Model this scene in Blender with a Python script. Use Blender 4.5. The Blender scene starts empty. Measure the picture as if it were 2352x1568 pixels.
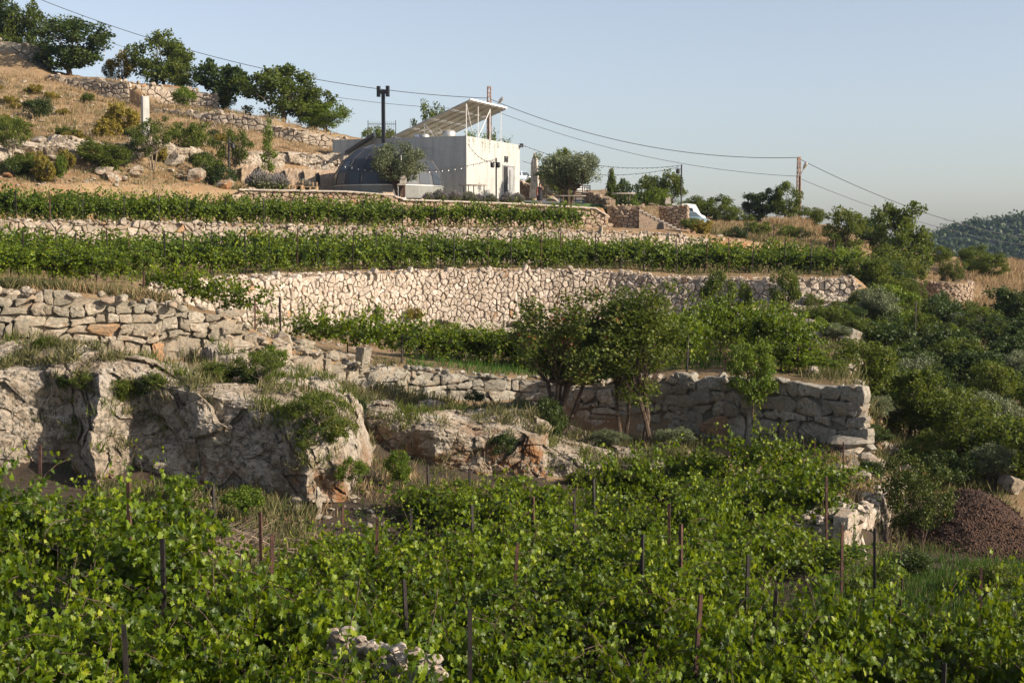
import bpy, bmesh, math, random
import numpy as np
from math import radians, sin, cos, pi
from mathutils import Vector, Matrix

# ------------------------------------------------------------------ camera, sky, sun, exposure
scene = bpy.context.scene
COL = scene.collection
F = 3267.0; PITCH = math.atan(224.0 / F); CZ = 7.0
cam = bpy.data.cameras.new('camera'); cam_o = bpy.data.objects.new('camera', cam); COL.objects.link(cam_o)
cam.lens = 36.0 * F / 2352.0; cam.sensor_width = 36; cam.clip_start = 0.3; cam.clip_end = 12000
cam_o.location = (0, 0, CZ); cam_o.rotation_euler = (pi / 2 - PITCH, 0, 0)
scene.camera = cam_o
SUN_AZ = 69.0      # degrees to the right of straight behind the camera
SUN_EL = 26.0
sd = Vector((sin(radians(SUN_AZ)) * cos(radians(SUN_EL)), -cos(radians(SUN_AZ)) * cos(radians(SUN_EL)), sin(radians(SUN_EL))))
w = bpy.data.worlds.new('World'); scene.world = w; w.use_nodes = True
nt = w.node_tree; nt.nodes.clear()
sky = nt.nodes.new('ShaderNodeTexSky'); sky.sky_type = 'NISHITA'; sky.sun_disc = False
sky.sun_elevation = radians(SUN_EL); sky.sun_rotation = math.atan2(sd.x, sd.y)
sky.air_density = 1.0; sky.dust_density = 2.2; sky.ozone_density = 2.0; sky.altitude = 700
bg = nt.nodes.new('ShaderNodeBackground'); bg.inputs['Strength'].default_value = 0.088
wo = nt.nodes.new('ShaderNodeOutputWorld')
hs_ = nt.nodes.new('ShaderNodeHueSaturation'); hs_.inputs['Saturation'].default_value = 0.66; hs_.inputs['Value'].default_value = 1.13
tn = nt.nodes.new('ShaderNodeMix'); tn.data_type = 'RGBA'; tn.blend_type = 'MULTIPLY'; tn.inputs[0].default_value = 1.0; tn.inputs[7].default_value = (1.03, 0.995, 1.005, 1)
nt.links.new(sky.outputs[0], hs_.inputs['Color']); nt.links.new(hs_.outputs[0], tn.inputs[6]); nt.links.new(tn.outputs[2], bg.inputs[0]); nt.links.new(bg.outputs[0], wo.inputs[0])
sun = bpy.data.lights.new('sun', 'SUN'); sun.energy = 5.0; sun.angle = radians(0.5); sun.color = (1.0, 0.86, 0.70)
sun_o = bpy.data.objects.new('sun', sun); COL.objects.link(sun_o)
sun_o.rotation_euler = sd.to_track_quat('Z', 'Y').to_euler()
scene.view_settings.view_transform = 'Standard'; scene.view_settings.look = 'None'
scene.view_settings.exposure = 0.74; scene.view_settings.gamma = 1.0
scene.cycles.max_bounces = 6; scene.cycles.diffuse_bounces = 3; scene.cycles.glossy_bounces = 2
scene.cycles.transmission_bounces = 4; scene.cycles.transparent_max_bounces = 4
scene.cycles.volume_bounces = 0

rng = np.random.default_rng(7); random.seed(7)
cp, sp = cos(PITCH), sin(PITCH)

def P(px, py, Y):
    xc = (px - 1176.0) / F; yc = (784.0 - py) / F
    yw = cp + sp * yc; zw = -sp + cp * yc; s = Y / yw
    return np.array([xc * s, Y, CZ + zw * s])
def zpy(py, Y):
    yc = (784.0 - py) / F
    return CZ + Y * (-sp + cp * yc) / (cp + sp * yc)
def X(px, Y):
    return (px - 1176.0) / F * Y          # world x at a bearing (level approximation)

# ------------------------------------------------------------------ noise (numpy)
_perm = np.random.default_rng(3).permutation(256); _perm = np.concatenate([_perm, _perm, _perm])
_grad = np.random.default_rng(4).normal(size=(256, 3)); _grad /= np.linalg.norm(_grad, axis=1)[:, None]
def perlin(p):
    p = np.asarray(p, float); i = np.floor(p).astype(int); f = p - i; i &= 255
    u = f * f * f * (f * (f * 6 - 15) + 10)
    def g(dx, dy, dz):
        h = _perm[_perm[_perm[(i[:, 0] + dx) & 255] + ((i[:, 1] + dy) & 255)] + ((i[:, 2] + dz) & 255)]
        return ((f - np.array([dx, dy, dz])) * _grad[h]).sum(1)
    def L(a, b, t): return a + t * (b - a)
    x0 = L(L(g(0,0,0), g(1,0,0), u[:,0]), L(g(0,1,0), g(1,1,0), u[:,0]), u[:,1])
    x1 = L(L(g(0,0,1), g(1,0,1), u[:,0]), L(g(0,1,1), g(1,1,1), u[:,0]), u[:,1])
    return L(x0, x1, u[:,2]) * 1.5
def fbm(p, o=4, lac=2.1, gain=0.5):
    p = np.asarray(p, float); a = 1.0; s = 0
    for k in range(o): s = s + a * perlin(p + 17.3 * k); p = p * lac; a *= gain
    return s
def ridged(p, o=5, lac=2.1, gain=0.55):
    p = np.asarray(p, float); a = 1.0; s = 0
    for k in range(o): s = s + a * (1 - 2 * np.abs(perlin(p + 9.1 * k))); p = p * lac; a *= gain
    return s
def worley(p):
    """distance to nearest and second nearest feature point + id of nearest"""
    p = np.asarray(p, float); i = np.floor(p).astype(int)
    d1 = np.full(len(p), 9.0); d2 = np.full(len(p), 9.0); idd = np.zeros(len(p))
    for dx in (-1, 0, 1):
        for dy in (-1, 0, 1):
            for dz in (-1, 0, 1):
                c = i + np.array([dx, dy, dz]); ci = c & 255
                h = _perm[_perm[_perm[ci[:, 0]] + ci[:, 1]] + ci[:, 2]]
                q = c + 0.5 + 0.45 * _grad[h] / np.abs(_grad[h]).max(1)[:, None]
                d = np.linalg.norm(p - q, axis=1)
                n = d < d1
                d2 = np.where(n, d1, np.minimum(d2, d)); idd = np.where(n, h, idd); d1 = np.where(n, d, d1)
    return d1, d2, idd / 255.0

def facets(p, seed=0, k=0.5):
    """broken-rock relief: every cell of a jittered lattice gets its own tilted plane"""
    p = np.asarray(p, float); i = np.floor(p).astype(int); d1 = np.full(len(p), 9.0); d2 = np.full(len(p), 9.0); val = np.zeros(len(p))
    for dx in (-1, 0, 1):
        for dy in (-1, 0, 1):
            for dz in (-1, 0, 1):
                c = i + np.array([dx, dy, dz]); ci = (c + seed) & 255
                h = _perm[_perm[_perm[ci[:, 0]] + ci[:, 1]] + ci[:, 2]]
                q = c + 0.5 + 0.45 * _grad[h] / np.abs(_grad[h]).max(1)[:, None]
                d = np.linalg.norm(p - q, axis=1); n = d < d1
                v = ((p - q) * _grad[(h + 77) & 255]).sum(1) * k + (h / 255.0 - .5) * .6
                d2 = np.where(n, d1, np.minimum(d2, d)); val = np.where(n, v, val); d1 = np.where(n, d, d1)
    return val - .13 * np.exp(-((d2 - d1) / .06) ** 2)

# ------------------------------------------------------------------ mesh making
def new_mesh(name, V, F3=None, F4=None, mats=(), mi=None, var=None, smooth=False):
    """V n x 3; F3 / F4 arrays of triangles / quads; var = one float per vertex"""
    V = np.asarray(V, np.float32).reshape(-1, 3)
    F3 = np.zeros((0, 3), int) if F3 is None or len(F3) == 0 else np.asarray(F3, int)
    F4 = np.zeros((0, 4), int) if F4 is None or len(F4) == 0 else np.asarray(F4, int)
    me = bpy.data.meshes.new(name)
    me.vertices.add(len(V)); me.vertices.foreach_set('co', V.ravel())
    loops = np.concatenate([F3.ravel(), F4.ravel()]).astype(np.int32)
    me.loops.add(len(loops)); me.loops.foreach_set('vertex_index', loops)
    n3, n4 = len(F3), len(F4)
    me.polygons.add(n3 + n4)
    st = np.concatenate([np.arange(n3) * 3, n3 * 3 + np.arange(n4) * 4]).astype(np.int32)
    me.polygons.foreach_set('loop_start', st)
    if mi is not None: me.polygons.foreach_set('material_index', np.asarray(mi, np.int32))
    me.update(calc_edges=True)
    me.polygons.foreach_set('use_smooth', np.full(n3 + n4, bool(smooth)))
    if var is not None:
        a = me.attributes.new('var', 'FLOAT', 'POINT'); a.data.foreach_set('value', np.asarray(var, np.float32))
    for m in mats: me.materials.append(m)
    me.validate()
    return me

class MB:
    """collects plain pieces into one mesh"""
    def __init__(s): s.v = []; s.f3 = []; s.f4 = []; s.n = 0; s.var = []
    def add(s, V, f3=(), f4=(), var=0.5):
        V = np.asarray(V, float).reshape(-1, 3)
        if len(f3): s.f3.append(np.asarray(f3, int) + s.n)
        if len(f4): s.f4.append(np.asarray(f4, int) + s.n)
        s.v.append(V); s.n += len(V)
        s.var.append(np.full(len(V), var) if np.isscalar(var) else np.asarray(var))
        return s
    def box(s, c, size, rz=0.0, M=None, taper=1.0):
        x, y, z = [q / 2 for q in size]
        V = np.array([[sx * x * (taper if sz > 0 else 1), sy * y * (taper if sz > 0 else 1), sz * z] for sz in (-1, 1) for sy in (-1, 1) for sx in (-1, 1)])
        if M is None:
            R = np.array([[cos(rz), -sin(rz), 0], [sin(rz), cos(rz), 0], [0, 0, 1]])
        else: R = np.asarray(M)
        V = V @ R.T + np.asarray(c, float)
        return s.add(V, f4=[[0,2,3,1],[4,5,7,6],[0,1,5,4],[2,6,7,3],[0,4,6,2],[1,3,7,5]])
    def beam(s, a, b, w_, h_=None):
        """rectangular bar from a to b"""
        a = np.asarray(a, float); b = np.asarray(b, float); d = b - a; L = np.linalg.norm(d); d /= L
        up = np.array([0, 0, 1.0]) if abs(d[2]) < 0.9 else np.array([0, 1.0, 0])
        r = np.cross(d, up); r /= np.linalg.norm(r); u = np.cross(r, d)
        return s.box((a + b) / 2, (w_, h_ or w_, L), M=np.stack([r, u, d], 1))
    def tube(s, pts, rad, n=6, cap=True):
        pts = np.asarray(pts, float); k = len(pts)
        rad = np.full(k, rad) if np.isscalar(rad) else np.asarray(rad, float)
        T = np.gradient(pts, axis=0); T /= np.linalg.norm(T, axis=1)[:, None] + 1e-9
        ref = np.array([0.3, 0.9, 0.1]) if abs(T[0][2]) > 0.5 else np.array([0, 0, 1.0])
        A = np.cross(T, ref); A /= np.linalg.norm(A, axis=1)[:, None] + 1e-9; B = np.cross(T, A)
        an = np.arange(n) * 2 * pi / n
        V = pts[:, None, :] + rad[:, None, None] * (np.cos(an)[None, :, None] * A[:, None, :] + np.sin(an)[None, :, None] * B[:, None, :])
        i = np.arange(k - 1)[:, None] * n; j = np.arange(n)[None, :]; j2 = (j + 1) % n
        f = np.stack([i + j, i + j2, i + n + j2, i + n + j], -1).reshape(-1, 4)
        V = V.reshape(-1, 3); f3 = []
        if cap:
            V = np.concatenate([V, pts[:1], pts[-1:]]); a, b = k * n, k * n + 1
            f3 = [[a, q, (q + 1) % n] for q in range(n)] + [[b, (k - 1) * n + (q + 1) % n, (k - 1) * n + q] for q in range(n)]
        return s.add(V, f3=f3, f4=f)
    def cyl(s, a, b, r, r2=None, n=12):
        return s.tube([a, b], [r, r if r2 is None else r2], n)
    def lathe(s, prof, c, n=20, var=0.5):
        """prof list of (radius, z) bottom to top"""
        an = np.arange(n) * 2 * pi / n; V = []
        for r, z in prof:
            for a in an: V.append((c[0] + r * cos(a), c[1] + r * sin(a), c[2] + z))
        f = []
        for i in range(len(prof) - 1):
            for j in range(n): f.append([i * n + j, i * n + (j + 1) % n, (i + 1) * n + (j + 1) % n, (i + 1) * n + j])
        return s.add(V, f4=f, var=var)
    def prism(s, poly, d, M=None, o=(0, 0, 0)):
        """closed outline (list of x,z) extruded by d along local y, M 3x3 basis, o origin"""
        n = len(poly); a = [(x, 0, z) for x, z in poly]; b = [(x, d, z) for x, z in poly]
        V = np.array(a + b + [(sum(p[0] for p in poly) / n, 0, sum(p[1] for p in poly) / n), (sum(p[0] for p in poly) / n, d, sum(p[1] for p in poly) / n)], float)
        if M is not None: V = V @ np.asarray(M).T
        V = V + np.asarray(o, float)
        f4 = [[i, (i + 1) % n, n + (i + 1) % n, n + i] for i in range(n)]
        f3 = [[2 * n, (i + 1) % n, i] for i in range(n)] + [[2 * n + 1, n + i, n + (i + 1) % n] for i in range(n)]
        return s.add(V, f3=f3, f4=f4)
    def mesh(s, name, mat, smooth=False):
        V = np.concatenate(s.v) if s.v else np.zeros((0, 3))
        f3 = np.concatenate(s.f3) if s.f3 else None; f4 = np.concatenate(s.f4) if s.f4 else None
        return new_mesh(name, V, f3, f4, mats=[mat], var=np.concatenate(s.var) if s.var else None, smooth=smooth)
    def build(s, name, mat, parent=None, smooth=False):
        return link(name, s.mesh(name, mat, smooth), parent)

def link(name, me, parent=None, loc=None):
    o = bpy.data.objects.new(name, me); COL.objects.link(o)
    if parent is not None: o.parent = parent
    if loc is not None: o.location = loc
    return o
def tag(o, label=None, cat=None, group=None, kind=None):
    if label: o['label'] = label
    if cat: o['category'] = cat
    if group: o['group'] = group
    if kind: o['kind'] = kind
    return o
def thing(name, label, cat, loc=(0, 0, 0), rz=0.0, group=None):
    o = bpy.data.objects.new(name, None); COL.objects.link(o); o.empty_display_size = 0.2
    o.location = [float(q) for q in loc]; o.rotation_euler = (0, 0, rz)
    return tag(o, label, cat, group)

# ------------------------------------------------------------------ materials
def mat(name):
    m = bpy.data.materials.new(name); m.use_nodes = True; nt = m.node_tree; nt.nodes.clear()
    out = nt.nodes.new('ShaderNodeOutputMaterial'); b = nt.nodes.new('ShaderNodeBsdfPrincipled')
    nt.links.new(b.outputs[0], out.inputs[0])
    return m, nt, b, out
def N(nt, t, **kw):
    n = nt.nodes.new(t)
    for k, v in kw.items():
        if k in n.inputs: n.inputs[k].default_value = v
        else: setattr(n, k, v)
    return n
def ramp(nt, fac, stops):
    r = nt.nodes.new('ShaderNodeValToRGB'); e = r.color_ramp.elements
    while len(e) < len(stops): e.new(0.5)
    for q, (p_, c) in zip(e, stops): q.position = p_; q.color = (*c, 1) if len(c) == 3 else c
    if fac is not None: nt.links.new(fac, r.inputs[0])
    return r.outputs[0]
def noise(nt, scale, detail=5, rough=0.6, vec=None, dist=0.0):
    n = N(nt, 'ShaderNodeTexNoise'); n.inputs['Scale'].default_value = scale; n.inputs['Detail'].default_value = detail
    n.inputs['Roughness'].default_value = rough; n.inputs['Distortion'].default_value = dist
    if vec is not None: nt.links.new(vec, n.inputs['Vector'])
    return n.outputs[0]
def mix(nt, fac, a, b, mode='MIX'):
    m = nt.nodes.new('ShaderNodeMix'); m.data_type = 'RGBA'; m.blend_type = mode
    def put(i, v):
        if isinstance(v, (tuple, list)): m.inputs[i].default_value = (*v, 1) if len(v) == 3 else v
        elif isinstance(v, (int, float)): m.inputs[i].default_value = v
        else: nt.links.new(v, m.inputs[i])
    put(0, fac); put(6, a); put(7, b)
    return m.outputs[2]
def math_(nt, op, a, b=None, c=None):
    m = nt.nodes.new('ShaderNodeMath'); m.operation = op
    for i, v in enumerate((a, b, c)):
        if v is None: continue
        if isinstance(v, (int, float)): m.inputs[i].default_value = v
        else: nt.links.new(v, m.inputs[i])
    return m.outputs[0]
def bump(nt, b, h, strength=0.5, dist=0.05):
    n = nt.nodes.new('ShaderNodeBump'); n.inputs['Strength'].default_value = strength; n.inputs['Distance'].default_value = dist
    nt.links.new(h, n.inputs['Height']); nt.links.new(n.outputs[0], b.inputs['Normal'])
def geo(nt): return nt.nodes.new('ShaderNodeNewGeometry').outputs['Position']
def attr(nt, name='var'):
    a = nt.nodes.new('ShaderNodeAttribute'); a.attribute_name = name; return a.outputs['Fac']
def plain(name, col, rough=0.7, metal=0.0, spec=0.5, var=0.12, scale=3.0, bstr=0.0):
    m, nt, b, o = mat(name)
    n = noise(nt, scale, 5, 0.6, geo(nt))
    lo = tuple(max(0, c * (1 - var * 2)) for c in col); hi = tuple(min(1, c * (1 + var * 2)) for c in col)
    nt.links.new(ramp(nt, n, [(0.3, lo), (0.7, hi)]), b.inputs['Base Color'])
    b.inputs['Roughness'].default_value = rough; b.inputs['Metallic'].default_value = metal
    b.inputs['Specular IOR Level'].default_value = spec
    if bstr: bump(nt, b, noise(nt, scale * 6, 6, 0.7, geo(nt)), bstr, 0.03)
    return m

def stone_mat(name, c_lo, c_mid, c_hi, accent=(0.42, 0.24, 0.12), lichen=0.25):
    m, nt, b, o = mat(name); g = geo(nt); v = attr(nt)
    base = ramp(nt, v, [(0.0, c_lo), (0.45, c_mid), (0.88, c_hi), (0.97, accent)])
    n1 = noise(nt, 9, 7, 0.7, g)
    base = mix(nt, ramp(nt, n1, [(0.42, (0, 0, 0)), (0.66, (1, 1, 1))]), base, tuple(c * 0.55 for c in c_lo))
    base = mix(nt, ramp(nt, noise(nt, 3.1, 6, 0.7, g), [(0.50, (0, 0, 0)), (0.66, (.7, .7, .7))]), base, (0.30, 0.21, 0.13))
    n2 = noise(nt, 1.1, 4, 0.6, g)
    base = mix(nt, math_(nt, 'MULTIPLY', ramp(nt, n2, [(0.45, (0, 0, 0)), (0.62, (1, 1, 1))]), lichen), base, (0.20, 0.19, 0.15))
    nt.links.new(base, b.inputs['Base Color']); b.inputs['Roughness'].default_value = 0.92
    b.inputs['Specular IOR Level'].default_value = 0.15
    bump(nt, b, noise(nt, 22, 8, 0.75, g), 0.9, 0.05)
    return m

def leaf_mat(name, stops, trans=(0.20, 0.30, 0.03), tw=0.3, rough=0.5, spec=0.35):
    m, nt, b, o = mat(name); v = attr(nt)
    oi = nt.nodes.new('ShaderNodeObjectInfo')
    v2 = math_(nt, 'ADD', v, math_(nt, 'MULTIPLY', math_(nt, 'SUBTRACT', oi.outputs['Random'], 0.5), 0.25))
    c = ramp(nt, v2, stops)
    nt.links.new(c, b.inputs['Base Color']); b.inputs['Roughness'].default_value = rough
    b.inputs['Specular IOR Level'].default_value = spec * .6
    t = nt.nodes.new('ShaderNodeBsdfTranslucent')
    nt.links.new(mix(nt, 0.6, c, trans), t.inputs[0])
    mx = nt.nodes.new('ShaderNodeMixShader'); mx.inputs[0].default_value = tw
    nt.links.new(b.outputs[0], mx.inputs[1]); nt.links.new(t.outputs[0], mx.inputs[2]); nt.links.new(mx.outputs[0], o.inputs[0])
    return m

M = {}
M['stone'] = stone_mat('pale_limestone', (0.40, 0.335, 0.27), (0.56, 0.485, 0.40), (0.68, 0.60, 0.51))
M['stone_big'] = stone_mat('weathered_limestone', (0.28, 0.24, 0.18), (0.40, 0.345, 0.265), (0.50, 0.44, 0.35), lichen=0.5)
M['stone_far'] = stone_mat('far_limestone', (0.32, 0.27, 0.21), (0.43, 0.37, 0.30), (0.54, 0.47, 0.39))
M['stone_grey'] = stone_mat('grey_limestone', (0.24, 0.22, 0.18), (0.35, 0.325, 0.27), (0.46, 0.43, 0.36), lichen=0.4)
M['stone_tan'] = stone_mat('tan_limestone', (0.34, 0.25, 0.18), (0.43, 0.33, 0.24), (0.52, 0.42, 0.32))
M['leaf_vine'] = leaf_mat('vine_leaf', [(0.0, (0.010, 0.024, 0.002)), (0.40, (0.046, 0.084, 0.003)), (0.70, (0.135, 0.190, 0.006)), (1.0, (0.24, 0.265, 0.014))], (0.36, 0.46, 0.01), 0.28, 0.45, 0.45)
M['leaf_vine_far'] = leaf_mat('vine_leaf_upper', [(0.0, (0.014, 0.030, 0.004)), (0.42, (0.048, 0.082, 0.006)), (0.76, (0.122, 0.170, 0.012)), (1.0, (0.23, 0.25, 0.022))], (0.30, 0.40, 0.02), 0.28, 0.45, 0.4)
M['leaf_oak'] = leaf_mat('oak_leaf', [(0.0, (0.022, 0.038, 0.007)), (0.5, (0.068, 0.096, 0.014)), (0.9, (0.145, 0.165, 0.026)), (1.0, (0.20, 0.19, 0.05))], (0.24, 0.30, 0.02), 0.33, 0.5, 0.35)
M['leaf_dark'] = leaf_mat('dark_leaf', [(0.0, (0.016, 0.030, 0.008)), (0.5, (0.036, 0.060, 0.013)), (1.0, (0.08, 0.105, 0.024))], (0.12, 0.18, 0.02), 0.25, 0.45, 0.4)
M['leaf_olive'] = leaf_mat('olive_leaf', [(0.0, (0.055, 0.070, 0.032)), (0.5, (0.125, 0.150, 0.070)), (1.0, (0.27, 0.29, 0.17))], (0.16, 0.20, 0.07), 0.2, 0.5, 0.4)
M['leaf_bright'] = leaf_mat('bright_leaf', [(0.0, (0.035, 0.070, 0.008)), (0.5, (0.090, 0.140, 0.013)), (1.0, (0.19, 0.22, 0.025))], (0.22, 0.32, 0.02), 0.33, 0.5, 0.35)
M['leaf_yellow'] = leaf_mat('yellow_leaf', [(0.0, (0.10, 0.10, 0.02)), (0.5, (0.22, 0.18, 0.03)), (1.0, (0.34, 0.25, 0.04))], (0.35, 0.28, 0.03), 0.3)
M['leaf_red'] = leaf_mat('red_tipped_leaf', [(0.0, (0.022, 0.038, 0.007)), (0.55, (0.066, 0.090, 0.012)), (0.88, (0.135, 0.145, 0.022)), (0.93, (0.16, 0.07, 0.03)), (1.0, (0.20, 0.07, 0.03))], (0.10, 0.14, 0.02), 0.22)
M['leaf_lav'] = leaf_mat('lavender_stem', [(0.0, (0.07, 0.09, 0.04)), (0.6, (0.16, 0.18, 0.09)), (0.9, (0.20, 0.19, 0.17)), (1.0, (0.22, 0.19, 0.22))], (0.12, 0.14, 0.08), 0.15)
M['dry'] = leaf_mat('dry_grass_blade', [(0.0, (0.20, 0.13, 0.065)), (0.5, (0.36, 0.26, 0.14)), (1.0, (0.50, 0.40, 0.25))], (0.4, 0.3, 0.15), 0.2, 0.8, 0.1)
M['weed'] = leaf_mat('weed_blade', [(0.0, (0.06, 0.07, 0.03)), (0.5, (0.12, 0.125, 0.05)), (1.0, (0.28, 0.23, 0.12))], (0.2, 0.2, 0.06), 0.2, 0.8, 0.1)
M['grass'] = leaf_mat('green_grass_blade', [(0.0, (0.03, 0.07, 0.015)), (0.5, (0.06, 0.13, 0.02)), (1.0, (0.12, 0.17, 0.04))], (0.15, 0.25, 0.03), 0.25, 0.7, 0.2)
M['bark'] = plain('bark', (0.085, 0.062, 0.045), 0.95, spec=0.1, var=0.3, scale=12, bstr=0.6)
M['bark_pale'] = plain('pale_bark', (0.20, 0.165, 0.125), 0.95, spec=0.1, var=0.3, scale=12, bstr=0.6)
M['twig'] = plain('dry_twig', (0.26, 0.20, 0.15), 0.9, spec=0.1, var=0.2)
M['iron'] = plain('dark_iron', (0.022, 0.017, 0.015), 0.6, 0.3, var=0.3, scale=8)
M['rust'] = plain('rusty_iron', (0.065, 0.030, 0.020), 0.85, 0.1, var=0.4, scale=9)
M['black'] = plain('black_steel', (0.018, 0.018, 0.02), 0.5, 0.2)
M['white'] = plain('white_paint', (0.72, 0.71, 0.68), 0.5, var=0.06)
M['steel'] = plain('galvanised_steel', (0.50, 0.50, 0.48), 0.45, 0.6, var=0.08)
M['cable'] = plain('cable', (0.05, 0.05, 0.055), 0.7)
M['wood'] = plain('pale_wood', (0.40, 0.28, 0.16), 0.8, var=0.2, scale=6)
M['wood_dark'] = plain('dark_wood', (0.045, 0.032, 0.025), 0.8, var=0.25, scale=6)
M['slab'] = plain('stone_slab', (0.38, 0.34, 0.29), 0.8, var=0.15, scale=5, bstr=0.3)
M['road'] = plain('asphalt', (0.10, 0.105, 0.11), 0.85, var=0.15, scale=4)
M['lawn'] = plain('lawn', (0.055, 0.11, 0.02), 0.95, var=0.35, scale=3, bstr=0.6)
M['menhir'] = plain('standing_stone', (0.40, 0.36, 0.30), 0.9, var=0.2, scale=3, bstr=0.8)

# concrete
m, nt, b, o = mat('board_concrete'); g = geo(nt)
mp = N(nt, 'ShaderNodeMapping'); nt.links.new(g, mp.inputs[0]); mp.inputs['Scale'].default_value = (2.4, 2.4, 0.25)
c = ramp(nt, noise(nt, 1.3, 7, 0.65, mp.outputs[0]), [(0.25, (0.27, 0.275, 0.25)), (0.5, (0.40, 0.40, 0.37)), (0.75, (0.46, 0.455, 0.43))])
mp2 = N(nt, 'ShaderNodeMapping'); nt.links.new(g, mp2.inputs[0]); mp2.inputs['Scale'].default_value = (0.35, 0.35, 1.3)
c = mix(nt, ramp(nt, noise(nt, 1.0, 5, 0.7, mp2.outputs[0]), [(0.52, (0, 0, 0)), (0.72, (0.6, 0.6, 0.6))]), c, (0.24, 0.245, 0.22))
nt.links.new(c, b.inputs['Base Color']); b.inputs['Roughness'].default_value = 0.9
bump(nt, b, noise(nt, 6, 6, 0.7, g), 0.4, 0.03); M['concrete'] = m

# dome shell and glazing
m, nt, b, o = mat('dome_shell')
nt.links.new(ramp(nt, noise(nt, 0.8, 4, 0.6, geo(nt)), [(0.3, (0.028, 0.031, 0.036)), (0.7, (0.050, 0.054, 0.060))]), b.inputs['Base Color'])
b.inputs['Roughness'].default_value = 0.45; b.inputs['Metallic'].default_value = 0.1; M['dome'] = m
m, nt, b, o = mat('dome_glazing'); b.inputs['Base Color'].default_value = (0.045, 0.055, 0.065, 1); b.inputs['Roughness'].default_value = 0.3
b.inputs['Metallic'].default_value = 0.2; M['glazing'] = m
m, nt, b, o = mat('shade_black'); b.inputs['Base Color'].default_value = (0.01, 0.009, 0.008, 1); b.inputs['Roughness'].default_value = 0.6; M['hole_shade'] = m  # flat near-black colour standing in for the shade inside openings
m, nt, b, o = mat('car_glass'); b.inputs['Base Color'].default_value = (0.05, 0.07, 0.08, 1); b.inputs['Roughness'].default_value = 0.08; M['glass'] = m
m, nt, b, o = mat('bulb_glass'); b.inputs['Base Color'].default_value = (0.75, 0.74, 0.70, 1); b.inputs['Roughness'].default_value = 0.15; M['bulb'] = m
def paint(name, c, r=0.3):
    m, nt, b, o = mat(name); b.inputs['Base Color'].default_value = (*c, 1); b.inputs['Roughness'].default_value = r
    b.inputs['Coat Weight'].default_value = 0.5; return m
M['car_silver'] = paint('silver_blue_paint', (0.42, 0.48, 0.56)); M['car_blue'] = paint('grey_blue_paint', (0.16, 0.24, 0.28))
M['car_white'] = paint('white_car_paint', (0.75, 0.75, 0.74)); M['tyre'] = plain('tyre_rubber', (0.02, 0.02, 0.02), 0.9)
M['skin'] = plain('skin', (0.42, 0.25, 0.17), 0.6, var=0.05); M['dress'] = plain('black_cloth', (0.015, 0.014, 0.016), 0.9)
M['hair'] = plain('dark_hair', (0.03, 0.018, 0.012), 0.6); M['shawl'] = plain('rust_red_cloth', (0.20, 0.055, 0.03), 0.9)
M['panel_under'] = plain('panel_backsheet', (0.46, 0.42, 0.34), 0.7, var=0.1, scale=1.5)
M['panel_top'] = paint('panel_glass', (0.02, 0.03, 0.07), 0.15)
M['blue'] = plain('blue_paint', (0.05, 0.12, 0.25), 0.5)

# rock: weathered grey crust over cream limestone with orange clay in its pockets
def rock_mat(name, clay_z=None):
    m, nt, b, o = mat(name); g = geo(nt)
    n1 = noise(nt, 0.9, 6, 0.65, g, 0.6)
    c = ramp(nt, n1, [(0.30, (0.20, 0.165, 0.12)), (0.42, (0.36, 0.29, 0.21)), (0.52, (0.48, 0.41, 0.32)), (0.68, (0.52, 0.47, 0.40))])
    n2 = noise(nt, 6.0, 8, 0.75, g)
    c = mix(nt, ramp(nt, n2, [(0.47, (0, 0, 0)), (0.60, (0.85, 0.85, 0.85))]), c, (0.10, 0.092, 0.07))
    n4 = noise(nt, 14.0, 6, 0.75, g)
    c = mix(nt, ramp(nt, n4, [(0.55, (0, 0, 0)), (0.70, (0.6, 0.6, 0.6))]), c, (0.60, 0.57, 0.52))
    if clay_z is not None:
        sx = N(nt, 'ShaderNodeSeparateXYZ'); nt.links.new(g, sx.inputs[0])
        zz = math_(nt, 'ADD', sx.outputs[2], math_(nt, 'MULTIPLY', noise(nt, 0.7, 5, 0.6, g), 2.6))
        k = math_(nt, 'SUBTRACT', clay_z + 1.3, zz)
        k = math_(nt, 'MULTIPLY', k, 1.6)
        n3 = ramp(nt, noise(nt, 1.6, 6, 0.7, g), [(0.47, (0, 0, 0)), (0.60, (.8, .8, .8))])
        kk = N(nt, 'ShaderNodeClamp'); nt.links.new(math_(nt, 'MULTIPLY', k, n3), kk.inputs[0])
        c = mix(nt, kk.outputs[0], c, ramp(nt, n2, [(0.35, (0.17, 0.075, 0.03)), (0.6, (0.36, 0.20, 0.10))]))
    nt.links.new(c, b.inputs['Base Color']); b.inputs['Roughness'].default_value = 0.95; b.inputs['Specular IOR Level'].default_value = 0.1
    bump(nt, b, noise(nt, 9, 10, 0.8, g), 1.0, 0.12)
    return m
M['rock'] = rock_mat('limestone_rock', 1.7); M['ledge'] = rock_mat('ledge_rock', 12.6); M['rock_plain'] = rock_mat('limestone_rock_plain')

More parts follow.
